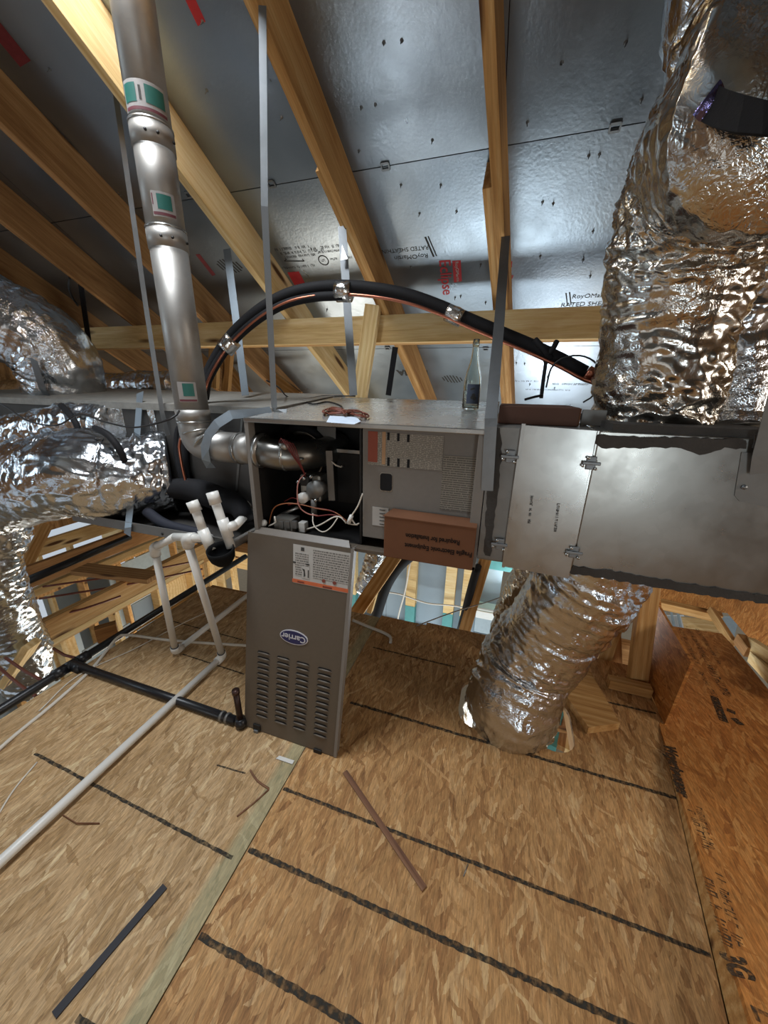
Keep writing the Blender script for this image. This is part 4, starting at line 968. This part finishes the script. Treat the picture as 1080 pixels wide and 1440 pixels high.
# ---- line set: insulated arch with copper
ls = thing('refrigerant_line_set', 'black insulated pipe arching over the furnace with copper line and foil tape bands', 'pipe', aty(290, 530, 1.42))
arch = [(286, 560, 1.34), (292, 528, 1.38), (312, 490, 1.41), (335, 462, 1.44), (368, 434, 1.46), (405, 414, 1.48), (445, 405, 1.5), (485, 403, 1.5), (530, 407, 1.5), (575, 416, 1.5), (620, 432, 1.5), (660, 450, 1.5), (705, 469, 1.5), (750, 488, 1.5), (790, 507, 1.5), (822, 524, 1.5)]
tube('insulated_pipe', [aty(*p) for p in arch], .0235, BLACK, ls, 20, True, .02)
tube('insulated_pipe', [aty(px - 2, py_ + 13, y - .02) for px, py_, y in arch[:8]], .017, BLACK, ls, 16, True, .02)
tube('copper_line', [aty(px + (1 if i > 7 else 0), py_ + (11 if i > 7 else 9 + i * .3), y - .03) for i, (px, py_, y) in enumerate(arch)] + [aty(845, 541, 1.47)], .006, COPPER, ls, 10, True, .02)
pipe('copper_stub', aty(820, 524, 1.5), aty(843, 537, 1.49), .012, COPPER, ls, 14)
lathe('foil_cap', [(.02, -.012), (.025, -.01), (.025, .012), (.012, .014)], COPPER, ls, 16, axisM(aty(828, 526, 1.5), aty(843, 537, 1.5) - aty(820, 523, 1.5)))
for (a, b, r, dy) in ((2, 3, .037, 6), (7, 7, .036, 5), (10, 11, .030, 2)):
    p0, p1 = V(aty(*arch[a])), V(aty(*arch[b]))
    if a == b: p0 = aty(475, 403, 1.5); p1 = aty(495, 403, 1.5)
    c = (p0 + p1) / 2 + V((0, -.01, -.004 * dy)); d = (p1 - p0).normalized(); hw = .03
    n = 14; vs = []
    def dd(s, th, rr, t): return .003 * noise.noise(V((s * 60, th * 3, a)))
    v_, f_ = sweep([c - d * hw, c - d * hw * .3, c + d * hw * .3, c + d * hw], r, 26, dd)
    mesh('foil_tape', v_, f_, TAPE, ls, True)
ty_ = thing('tie_strap', 'black strap tying the insulated pipe to the beam, tail hanging to the flat carton', 'strap', aty(765, 500, 1.5))
tube('strap_loop', [aty(752, 478, 1.48), aty(764, 490, 1.466), aty(774, 502, 1.47), aty(768, 508, 1.5)], .011, BLACK, ty_, 8, True); tube('strap_loop', [aty(783, 480, 1.48), aty(778, 490, 1.466), aty(768, 502, 1.47)], .009, BLACK, ty_, 8, True)
ribbon('strap_tail', [aty(768, 506, 1.47), aty(764, 535, 1.44), aty(761, 560, 1.39)], (1, 0, 0), .012, .002, BLACK, ty_); tube('strap_tail', [aty(738, 562, 1.32), aty(752, 558, 1.33), aty(762, 556, 1.36)], .004, BLACK, ty_, 7, True)
wl_ = tube('wire_loop', [aty(*p, 1.46) for p in ((768, 545), (775, 518), (790, 504), (815, 500), (835, 508), (846, 525), (843, 545), (830, 560), (820, 566))], .003, WIREB, None, 7, True, .015)
tag(wl_, 'thin black wire bent in a loop behind the end of the insulated pipe', 'wire')
# bundle dropping from the line set to the coil
bd_ = thing('refrigerant_line_drop', 'dark pipe bundle with copper tube dropping behind the flue elbow to the white drain', 'pipe', aty(262, 690, 1.27))
tube('insulated_pipe', [aty(*p) for p in ((284, 560, 1.34), (262, 600, 1.29), (258, 650, 1.25), (263, 692, 1.23))], .022, BLACK, bd_, 16, True); tube('insulated_pipe', [aty(*p) for p in ((275, 570, 1.34), (250, 605, 1.29), (250, 650, 1.255), (262, 692, 1.24))], .012, BLACK, bd_, 12, True)
tube('copper_line', [aty(*p) for p in ((256, 612, 1.22), (252, 628, 1.215), (257, 660, 1.21), (266, 694, 1.20))], .006, COPPER, bd_, 8, True); lathe('foil_tape', [(.018, -.02), (.026, -.02), (.026, .02), (.018, .02)], TAPE, bd_, 18, axisM(aty(263, 694, 1.22), (.15, 0, 1)))

# ---- coil cabinet, pan, left ducts
CY, CT = 1.285, 1.353
cc = thing('coil_cabinet', 'dark evaporator coil cabinet with a pale top at the left of the furnace', 'coil cabinet', (-1.8, 1.6, .93))
box('cabinet_body', (-1.85, CY, .905), (FX0 - .004, 1.95, CT - .03), COIL, cc, .003)
prism('cabinet_top', [(-3.3, CY - .008, CT - .03), (FX0 - .004, CY - .008, CT - .03), (FX0 - .004, 1.95, CT + .02), (-3.3, 1.95, CT + .02)], (0, 0, .03), SLABM, cc)
box('supply_plenum', (-3.3, CY + .01, .80), (-1.853, 1.95, CT - .03), COIL, cc, .003)
plate('foil_tape_strip', [aty(205, 570, CY - .004), aty(214, 568, CY - .004), aty(231, 652, CY - .004), aty(222, 656, CY - .004)], (0, 1, 0), .002, TAPE, cc)
plate('sheet_seam', [aty(340, 572, CY - .003), aty(343, 572, CY - .003), aty(334, 690, CY - .003), aty(331, 690, CY - .003)], (0, 1, 0), .002, GALVD, cc)
plate('foil_facing', [aty(108, 572, CY - .002), aty(170, 570, CY - .002), aty(178, 610, CY - .002), aty(168, 640, CY - .002), aty(115, 600, CY - .002)], (0, 1, 0), .002, TAPE, cc)
strokes(aty(304, 695, CY - .002), (1, 0, 0), (0, 0, 1), .12, .018, BLACK, cc); 
pan = thing('drain_pan', 'shallow grey metal drain pan under the coil cabinet with a thin front lip', 'pan', (-1.35, 1.4, .83))
PX0, PX1, PY0, PZ = -1.84, -.952, 1.035, .83
box('pan_floor', (PX0, PY0, PZ), (PX1, 1.93, PZ + .004), COIL, pan, .001); box('pan_lip', (PX0, PY0 - .004, PZ), (PX1, PY0, PZ + .042), GALVD, pan, .001); box('pan_lip', (PX0 - .004, PY0, PZ), (PX0, 1.93, PZ + .042), GALVD, pan, .001); box('pan_lip', (PX1, PY0, PZ), (PX1 + .004, 1.93, PZ + .042), GALVD, pan, .001)
for x, z in ((-1.30, .845), (-1.20, .85)): pipe('screw', (x, PY0 - .006, z), (x, PY0, z), .006, DARKM, pan, 8)
for x in (-1.8, -1.0): box('support_board', (x, 1.1, PZ - .045), (x + .089, 1.9, PZ - .001), PINE_D, pan)
ih2 = tube('insulation_roll', [aty(*p) for p in ((222, 700, 1.17), (240, 688, 1.2), (275, 690, 1.22), (310, 702, 1.2), (335, 712, 1.18), (345, 730, 1.15))], lambda t: .035 + .02 * math.sin(t * 3.1), BLACK, None, 18, True)
tag(ih2, 'fat black foam insulation lying in the drain pan behind the white pipes', 'insulation')
ih3 = tube('insulation_roll', [aty(*p) for p in ((207, 720, 1.10), (235, 738, 1.075), (290, 752, 1.08))], .022, plain('dark_blue_foam', '#1c1e2a', .7), None, 16, True); tag(ih3, 'thin blue black foam tube along the drain pan front edge', 'insulation')
# PVC condensate piping
pv = thing('condensate_pipe', 'white plastic condensate pipe with capped risers and a long run across the floor', 'pipe', (-1.3, 1.1, 0))
RP = .0165
def seg(a, b, r=RP): return pipe('pipe_length', a, b, r, PVC, pv, 22)
def coup(p, d, l=.05, r=.0222, nm='coupling'):
    d = V(d).normalized(); c = pipe(nm, V(p) - d * l / 2, V(p) + d * l / 2, r, PVC, pv, 22); return c
def elbow(a, b, c):
    a, b, c = V(a), V(b), V(c); d1, d2 = (a - b).normalized(), (c - b).normalized()
    e = tube('elbow', fillet([b + d1 * .042, b, b + d2 * .042], .03, 6), .0222, PVC, pv, 22)
    pipe('glue_ring', b + d1 * .042, b + d1 * .045, .0205, ABS, e, 22)
P1 = aty(262, 757, 1.0); P2 = V((-1.322, 1.262, .028)); P3 = V((-1.318, -.4, .026))
seg(P1, P2); seg(P2, P3); T1 = aty(290, 756, 1.0); seg(P1, T1); elbow(P2, P1, T1); elbow(P1, P2, P3)
Tt, Tb = aty(273, 712, 1.0), aty(299, 768, 1.0); seg(Tt, T1 + (Tt - Tb) * .1); coup(Tt, Tt - Tb, .042, .0215, 'cap'); tt1 = coup(T1 + (Tb - Tt) * .05, Tt - Tb, .085, .0205, 'tee')
Q1 = aty(217, 770, 1.09); Q2 = aty(248, 922, 1.205); Q3 = V((Q2.x, 1.9, .03)); Q2.z = max(Q2.z, .03); Q4 = aty(246, 755, 1.03)
seg(Q1, Q2); seg(Q2, Q3); seg(Q1, Q4); elbow(Q2, Q1, Q4); elbow(Q1, Q2, Q3); seg(Q4, T1 + V((0, .02, -.01)))
U0, U1, U2 = aty(298, 692, 1.02), aty(313, 735, 1.02), aty(325, 770, 1.02)
seg(U0, U2); coup(U0 + (U2 - U0) * .10, U2 - U0, .045, .0215, 'cap'); coup(aty(317, 743, 1.02), U2 - U0, .075, .0205, 'tee')
A1 = aty(331, 739, 1.05); A2 = aty(352, 718, 1.26); seg(aty(319, 742, 1.02), A1, .019); seg(A1, A2); seg(aty(336, 722, 1.22), aty(352, 708, 1.26))
hk = thing('rubber_boot', 'black rubber boot holding the white tee at the drain pan corner', 'boot', aty(311, 790, 1.07))
bc = aty(311, 777, .985)
lathe('boot_body', [(.012, -.055), (.030, -.048), (.045, -.025), (.050, .0), (.050, .018), (.046, .018), (.044, 0), (.038, -.025), (.012, -.045)], RUBBER, hk, 24, axisM(bc, (.05, -.25, 1)))
# black pipes on the floor edge
bpz = .004
bk = thing('black_drain_pipe', 'long black plastic drain pipe running back along the left floor edge with a side branch', 'pipe', (-2.03, .9, 0))
pipe('pipe_length', (-2.045, -.6, .0), (-2.03, 2.35, .02), .022, ABS, bk, 20)
pipe('branch_length', (-2.03, .957, .022), (-.985, .957, .022), .0195, ABS, bk, 20)
for x, y, d in ((-2.036, .957, (0, 1, 0)), (-2.036, .90, (0, 1, 0)), (-2.036, 1.01, (0, 1, 0)), (-1.985, .957, (1, 0, 0))): pipe('fitting', V((x, y, .012)) - V(d) * .03, V((x, y, .012)) + V(d) * .03, .028, ABS, bk, 20)
pipe('clamp_ring', (-2.038, .875, .01), (-2.038, .885, .01), .03, GALVD, bk, 20)
sx = V((-.962, .94, .024))
pipe('clamp_ring', (-1.06, .957, .022), (-1.05, .957, .022), .023, GALVD, bk, 18); pipe('clamp_ring', (-1.03, .957, .022), (-1.02, .957, .022), .023, GALVD, bk, 18)
st = aty(333, 972, .955); pipe('riser_stub', (st.x - .002, .955, .02), (st.x - .006, .955, st.z - .0), .013, plain('dark_copper', '#3a2c28', .4, .7), bk, 16); pipe('stub_cap', (st.x - .006, .955, st.z - .015), (st.x - .006, .955, st.z + .004), .016, plain('dark_copper2', '#4a3630', .4, .7), bk, 16)
lathe('elbow_body', [(.006, -.022), (.022, -.02), (.027, 0), (.022, .022), (.006, .026)], ABS, bk, 18, Matrix.Translation((st.x - .002, .955, .024)))

# ---- foil ducts
def fduct(label, pts, rad, seed, mat=None, **kw):
    o = flex('flexible_duct', pts, rad, mat or FLEX, None, seed, **kw); tag(o, label, 'duct'); return o
fduct('large silver foil duct leaving the dark coil cabinet at left, in front', [V((-1.50, 1.30, 1.03)), V((-1.66, 1.14, 1.03)), aty(100, 668, 1.06), aty(0, 690, 1.02), aty(-120, 720, .95)], lambda t: .185 + .012 * t, 1, skew=2.2, amp=.019, seg=150)
fduct('silver foil duct with black band behind the large front left duct', [V((-1.82, 1.30, 1.235)), aty(90, 600, 1.25), aty(0, 618, 1.22), aty(-120, 640, 1.15)], .105, 2, seg=100)
bb = aty(105, 605, 1.24); bnd = tube('duct_band', [aty(86, 570, 1.16), aty(101, 586, 1.125), aty(110, 603, 1.115), aty(117, 625, 1.13)], .013, BLACK, None, 8, True); tag(bnd, 'black band around the foil duct behind the large front left duct', 'band')
bnd2 = tube('duct_band', [aty(134, 602, 1.10), aty(152, 612, 1.07), aty(168, 632, 1.07), aty(178, 655, 1.09)], .014, BLACK, None, 8, True); tag(bnd2, 'black band on the end of the large silver duct where it meets the cabinet', 'band')
fduct('crumpled foil duct rising from the cabinet top at the upper left', [V((-2.62, 1.62, 1.36)), aty(80, 505, 1.58), aty(30, 465, 1.5), aty(-60, 425, 1.4)], lambda t: .20 + .03 * t, 3)
fduct('low foil duct lying on the cabinet top behind the flue pipe', [aty(-40, 560, 2.35), aty(40, 548, 2.3), aty(150, 545, 2.2), aty(250, 540, 2.15)], .10, 4, seg=90, step=.012)
fduct('foil duct hanging down at the lower left corner below the floor edge', [V((-2.50, 1.1, .86)), aty(-18, 800, .98), aty(8, 860, 1.02), aty(32, 915, 1.05), aty(36, 960, 1.08)], lambda t: .15 - .03 * t, 5)
ts = strapthing('short strap end on the foil duct that rises from the cabinet top', [aty(47, 505, 1.36), aty(60, 548, 1.40), aty(66, 556, 1.42)], (1, 0, 0), .05, STRAP)
# right side: return plenum and its ducts
PYF = 1.098
fr = thing('filter_rack', 'grey metal filter rack with latched access door between the furnace and the big duct', 'filter rack', (.1, 1.3, .92))
box('rack_body', (FX1 + .002, PYF + .002, .918), (.236, 1.78, PT - .001), GALVD, fr, .003)
box('side_frame', (FX1 + .002, PYF - .004, .925), (.046, PYF + .006, PT - .004), GALVD, fr, .002)
q = [aty(*p, PYF - .012) for p in ((737, 601), (834, 606), (799, 804), (709, 791))]
fd = prism('access_door', [(.048, PYF - .012, PT + .004), (.231, PYF - .012, PT - .002), (.236, PYF - .012, .905), (.048, PYF - .012, .912)], (0, .012, 0), GALVL, fr)
prism('door_edge', [(.044, PYF - .016, PT + .008), (.054, PYF - .016, PT + .008), (.052, PYF - .016, .910), (.044, PYF - .016, .910)], (0, .016, 0), GALVL, fr)
def latch(px, py_, s):
    p = aty(px, py_, PYF - .012); l = box('door_latch', p + V((-.012, -.005, -.018)), p + V((.012, .0, .018)), STRAP, fr, .002)
    box('latch_arm', p + V((-.026 if s else -.022, -.011, -.0045)), p + V((.022, -.005, .0045)), STRAP, l, .002)
    for dx, dz in ((-.01, .014), (.012, -.014), (-.02, -.008)): pipe('latch_rivet', p + V((dx, -.012, dz)), p + V((dx, -.004, dz)), .004, GALVL, l, 8)
latch(718, 642, 1); latch(703, 765, 1); latch(831, 651, 0); latch(807, 776, 0)
def vtext(px, py_, ln, h): strokes(aty(px, py_, PYF - .0125), (.05, 0, -1), (1, 0, .05), ln, h, INK, fd)
vtext(746, 717, .085, .009); vtext(783, 728, .085, .009)
vs = []
def smear(name, pts, mat, parent, t=.006, seed=0, y=PYF - .004):
    """hand-brushed mastic: outline in pixels on the duct face, edges jittered"""
    out = []
    for i in range(len(pts)):
        a, b = V(pts[i] + (0,)), V(pts[(i + 1) % len(pts)] + (0,)); n = max(1, int((b - a).length / 7))
        for k in range(n):
            p = a + (b - a) * k / n; out.append(aty(p.x + rnd.uniform(-1.4, 1.4), p.y + rnd.uniform(-1.4, 1.4), y))
    return prism(name, out, (0, t, 0), mat, parent)
smear('mastic_smear', [(692, 600), (704, 601), (706, 640), (700, 690), (694, 740), (690, 782), (681, 782), (684, 700)], MASTIC, fr, y=PYF - .006)
pl = thing('return_plenum', 'large galvanized return duct box with dark brushed sealant at right', 'duct box', (.7, 1.4, .92))
box('plenum_body', (.240, PYF, .922), (1.15, 1.78, PT - .003), GALV, pl, .003)
smear('mastic_smear', [(800, 806), (806, 796), (860, 803), (930, 815), (1000, 826), (1060, 836), (1120, 840), (1120, 856), (960, 832)], MASTIC, pl)
smear('mastic_smear', [(838, 612), (880, 614), (960, 616), (1050, 618), (1049, 632), (1020, 630), (985, 640), (960, 630), (900, 630), (846, 630), (837, 622)], MASTIC, pl, y=PYF - .009)
box('seam_edge', (.234, PYF - .004, .922), (.2395, PYF + .002, PT - .002), GALVL, pl, .001)
lap = prism('lapped_sheet', [aty(1043, 636, PYF - .003), aty(1120, 640, PYF - .003), aty(1110, 720, PYF - .003), aty(1040, 705, PYF - .003), aty(1033, 697, PYF - .003)], (0, .003, 0), GALVD, pl)
p = aty(1046, 685, PYF - .004); pipe('screw', p + V((0, -.004, 0)), p, .006, STRAP, pl, 8)
smear('mastic_smear', [(1062, 612), (1080, 608), (1082, 640), (1070, 642), (1060, 630)], MASTIC, pl, y=PYF - .008)
prism('collar_base', [(.27, 1.105, PT - .003), (.62, 1.105, PT - .003), (.62, 1.62, PT - .003), (.27, 1.62, PT - .003)], (0, 0, .02), MASTIC, pl)
strapthing('dull grey strap hanging over the right end of the large duct box', [V((.93, 1.30, 2.56)), aty(1158, 380, 1.06), aty(1112, 540, 1.06), aty(1094, 604, 1.075), aty(1084, 640, 1.08), aty(1080, 665, 1.085)], (1, 0, 0), .068, GALVD)
fduct('big crumpled foil duct standing on the duct box at right', [V((.425, 1.345, PT)), aty(918, 560, 1.345), aty(930, 470, 1.33), aty(960, 360, 1.29), aty(1008, 255, 1.2), aty(1062, 175, 1.08), aty(1130, 125, .95)], lambda t: .158 + .03 * t, 6, FLEXB, seg=190, step=.006, amp=.018, skew=3.5)
fduct('narrower foil duct rising behind the big duct at the right edge', [V((.70, 1.55, PT)), aty(1022, 560, 1.56), aty(1038, 450, 1.56), aty(1062, 350, 1.5), aty(1110, 250, 1.42)], .125, 7, FLEX, seg=120, skew=2.0)
fduct('foil duct crossing the upper right corner near the roof', [aty(1140, 140, 1.10), aty(1092, 80, 1.2), aty(1066, 20, 1.28), aty(1066, -50, 1.27), aty(1082, -90, 1.25)], .158, 8, FLEX, seg=130, amp=.015)
hb = ribbon('hanging_band', [aty(996, 145, .95), aty(1010, 152, .93), aty(1030, 159, .905), aty(1055, 165, .885), aty(1085, 169, .87), aty(1130, 171, .865)], (0, .2, 1), .040, .006, BLACK); tag(hb, 'wide black webbing band around the foil duct at the top right', 'band')
knot = flex('duct_gather', [aty(985, 150, .98), aty(1000, 160, .98), aty(1018, 166, .98)], lambda t: .05 - .01 * t, flex_foil('violet_foil', '#6c6690'), None, 11, seg=60, step=.006, amp=.012); tag(knot, 'pinched purple tinted foil where the black webbing band wraps the duct', 'foil')
fduct('foil duct dropping from the duct box into the hole in the floor', [V((.40, 1.38, .925)), aty(812, 835, 1.42), aty(780, 880, 1.46), aty(745, 930, 1.47), aty(720, 985, 1.41), V((.165, 1.415, -.10)), V((.165, 1.415, -.4))], lambda t: .172 + .02 * math.sin(t * 2.6), 9, FLEX, seg=160, step=.007, amp=.014, skew=3.0)
fduct('second foil duct behind the one that drops into the floor', [V((.30, 1.66, .92)), aty(752, 815, 1.72), aty(728, 850, 1.85), aty(705, 915, 1.9), aty(700, 935, 1.9)], lambda t: .13 - .045 * t, 10, FLEXB, seg=110, skew=4)
fduct('small foil duct far back under the furnace beside the leaning stud', [aty(530, 770, 2.7), aty(524, 800, 2.7), aty(512, 830, 2.7)], .085, 12, FLEX, seg=70, step=.012)
bh = tube('drain_hose', [aty(*p) for p in ((585, 775, 2.5), (562, 795, 2.5), (545, 820, 2.5), (534, 850, 2.5), (526, 880, 2.5))], .045, BLACK, None, 16, True, .05); tag(bh, 'thick black insulated hose curving down under the furnace', 'hose')
bh2 = tube('drain_hose', [aty(*p) for p in ((672, 795, 2.52), (662, 830, 2.52), (648, 885, 2.52))], .03, BLACK, None, 14, True, .05); tag(bh2, 'straight black hose beside the leaning stud left of the window', 'hose')
# ---- hanging black straps
for lab, p0, p1, y, w in (('narrow black strap hanging under the pale beam behind the furnace', (556, 488), (546, 556), 2.1, .032), ('black strap hanging from the dark rafters above the upper left duct', (113, 396), (134, 545), 1.9, .045)):
    o = ribbon('black_strap', [aty(*p0, y), aty(*p1, y)], (1, 0, 0), w, .004, BLACK); tag(o, lab, 'strap')
hw_ = tube('hanging_wire', [aty(*p, 1.9) for p in ((98, 388), (97, 405), (103, 420), (110, 430))], .006, WIREB, None, 7, True); tag(hw_, 'short black wire curling down beside the upper left black strap', 'wire')
# ---- cables
def cable(label, pts, r, m, name='cable'):
    o = tube(name, pts, r, m, None, 8, True, .02); tag(o, label, 'cable'); return o
cable('thin black cable drooping across the front of the coil cabinet', [aty(-20, 560, 1.0), aty(5, 570, .99), aty(40, 592, .98), aty(80, 598, .97), aty(112, 583, 1.0), aty(150, 594, 1.0), aty(190, 601, 1.0), aty(240, 589, 1.0), aty(252, 578, 1.05)], .0035, WIREB)
def ft(px, py_, dz=.004):
    d = ray(px, py_); t = (FZ1 + dz - .086 * FY - CAM.z) / (d.z - .086 * d.y); return CAM + d * t
cable('black thermostat wire trailing over the furnace top to the reddish coil', [ft(372, 571), ft(385, 569), ft(405, 570), ft(420, 562), ft(440, 568), ft(460, 565), ft(478, 570), ft(482, 576)], .0035, WIREB)
cable('thin dark wire running along the back of the furnace top', [aty(375, 535, 1.35), aty(392, 545, 1.45), ft(405, 558), ft(430, 561), ft(455, 557), ft(500, 557)], .0035, WIREB)
rc = thing('wire_coil', 'small tangle of dark red wire lying on the front of the furnace top', 'wire', ft(490, 579))
pts = []
for k in range(90):
    a = k * .42; j = math.sin(k * .31)
    pts.append(ft(486 + 33 * math.cos(a) * (.86 + .14 * j), 579.5 + 3.2 * math.sin(2 * a + .25) + 1.6 * j + 3.0 * math.cos(a), .006 + .004 * (k % 3)))
tube('wire_turns', pts, .0026, WIRER, rc, 6, True, .012); tube('wire_turns', [ft(480, 574, .01), ft(484, 582, .014), ft(489, 577, .012)], .003, WIRER, rc, 6, True, .01)
pp = prism('paper_slip', [ft(464, 585, .002), ft(502, 587, .002), ft(507, 593, .006), ft(498, 597, .002), ft(459, 594, .002)], (0, 0, .001), plain('bluish_paper', '#c9d6e6', .6)); tag(pp, 'white paper slip curling on the front edge of the furnace top', 'paper')
cable('pale grey electrical cable snaking along the floor at the far left', [atz(-25, 1075, .006), atz(20, 1035, .006), atz(75, 990, .006), atz(125, 945, .006), atz(150, 915, .01), atz(165, 897, .03), atz(180, 893, .03), atz(235, 900, .006), atz(300, 905, .006), atz(350, 908, .006)], .008, WIREW)
cable('thin pale string crossing the floor behind the white condensate pipe', [atz(55, 1000, .004), atz(110, 950, .004), atz(190, 912, .004), atz(250, 880, .004), atz(292, 860, .004)], .003, WIREW, 'string')
cable('thin pale string at the left edge of the floor', [atz(-5, 1150, .003), atz(20, 1110, .003), atz(52, 1072, .003)], .003, WIREW, 'string')
cable('flat white cable bending on the floor just right of the leaning door', [atz(496, 872, .008), atz(520, 882, .008), atz(540, 890, .01), atz(549, 896, .008), atz(549, 904, .006)], .009, WIREW)
cable('thin grey cord running taut from the floor up to the far duct', [atz(586, 880, .01), aty(640, 860, 2.2), aty(690, 845, 2.2), aty(722, 833, 2.2)], .004, plain('grey_cord', '#8b847c', .6), 'cord')
# ---- scraps on the floor
ob = prism('lumber_offcut', [atz(783, 960, .04), atz(822, 930, .04), atz(872, 1017, .04), atz(828, 1023, .04)], (0, 0, -.038), PINE); tag(ob, 'short pine board offcut lying beside the duct that drops into the floor', 'board')
ps = thing('wood_post', 'upright pine stud on the floor under the large duct box', 'post', aty(895, 960, 1.85))
pa, pb = aty(896, 958, 1.83), aty(914, 815, 1.87); beam('stud', pa, pb + (pb - pa) * .35, .088, .038, PINE, ps, up=(.2, -1, 0))
for lab, p0, p1, y0, y1, w in (('narrow pine board leaning behind the upright stud', (838, 960), (880, 838), 1.98, 2.05, .07), ('dark board leaning between the foil duct and the upright stud', (868, 965), (862, 845), 2.1, 2.15, .06)):
    o = beam('leaning_board', aty(*p0, y0), aty(*p1, y1), w, .03, PINE if 'pine' in lab else PINE_D, None, up=(0, -1, .1)); tag(o, lab, 'board')
sb = beam('wood_block', atz(855, 958, .03), atz(915, 972, .03), .05, .05, PINE, None); tag(sb, 'small wood block end lying against the foot of the upright stud', 'block')
gs = prismM('strand_board_scrap', [(.86, 1.60, .0), (.86, 1.575, .375), (.865, 1.97, .40), (.87, 2.10, .53), (.87, 2.12, .0)], (.012, 0, 0), OSB_D, None, (0, 0, 1), (-1, 0, 0)); tag(gs, 'dark strand board scrap standing on edge beside the upright stud', 'board')
sk = beam('wood_strip', atz(485, 1085, .005), atz(597, 1250, .005), .020, .006, STICK, None); tag(sk, 'long thin brown wood strip lying in the middle of the floor', 'wood strip')
bs = ribbon('black_strip', [atz(232, 1246, .003), atz(205, 1277, .003), atz(150, 1341, .003), atz(76, 1428, .003)], (1, .2, 0), .021, .003, plain('black_webbing', '#1d1a20', .6)); tag(bs, 'straight black strip lying on the floor at the lower left', 'strip')
ws = prism('plastic_strip', [atz(388, 1067, .003), atz(393, 1063, .003), atz(414, 1070, .003), atz(411, 1075, .003)], (0, 0, .002), PVC); tag(ws, 'small white plastic strip below the bottom edge of the leaning door', 'plastic strip')
tw = tube('twig', [atz(*p, .003) for p in ((352, 1083), (362, 1098), (378, 1109))], .004, STICK, None, 7, True); tag(tw, 'small dark curved splinter on the floor below the leaning door', 'splinter')
tw = tube('twig', [atz(*p, .003) for p in ((378, 1110), (358, 1128), (333, 1148))], .003, STICK, None, 7, True); tag(tw, 'thin straight splinter lying left of the floor seam', 'splinter')
tw = ribbon('splinter', [atz(88, 1146, .004), atz(108, 1158, .008), atz(140, 1158, .004)], (0, 0, 1), .008, .002, STICK); tag(tw, 'curled brown sliver beside the white floor pipe', 'splinter')
tw = pipe('nail', atz(652, 1232, .003), atz(658, 1215, .003), .002, GALVL, None, 7); tag(tw, 'shiny nail lying on the floor right of the wood strip', 'nail')
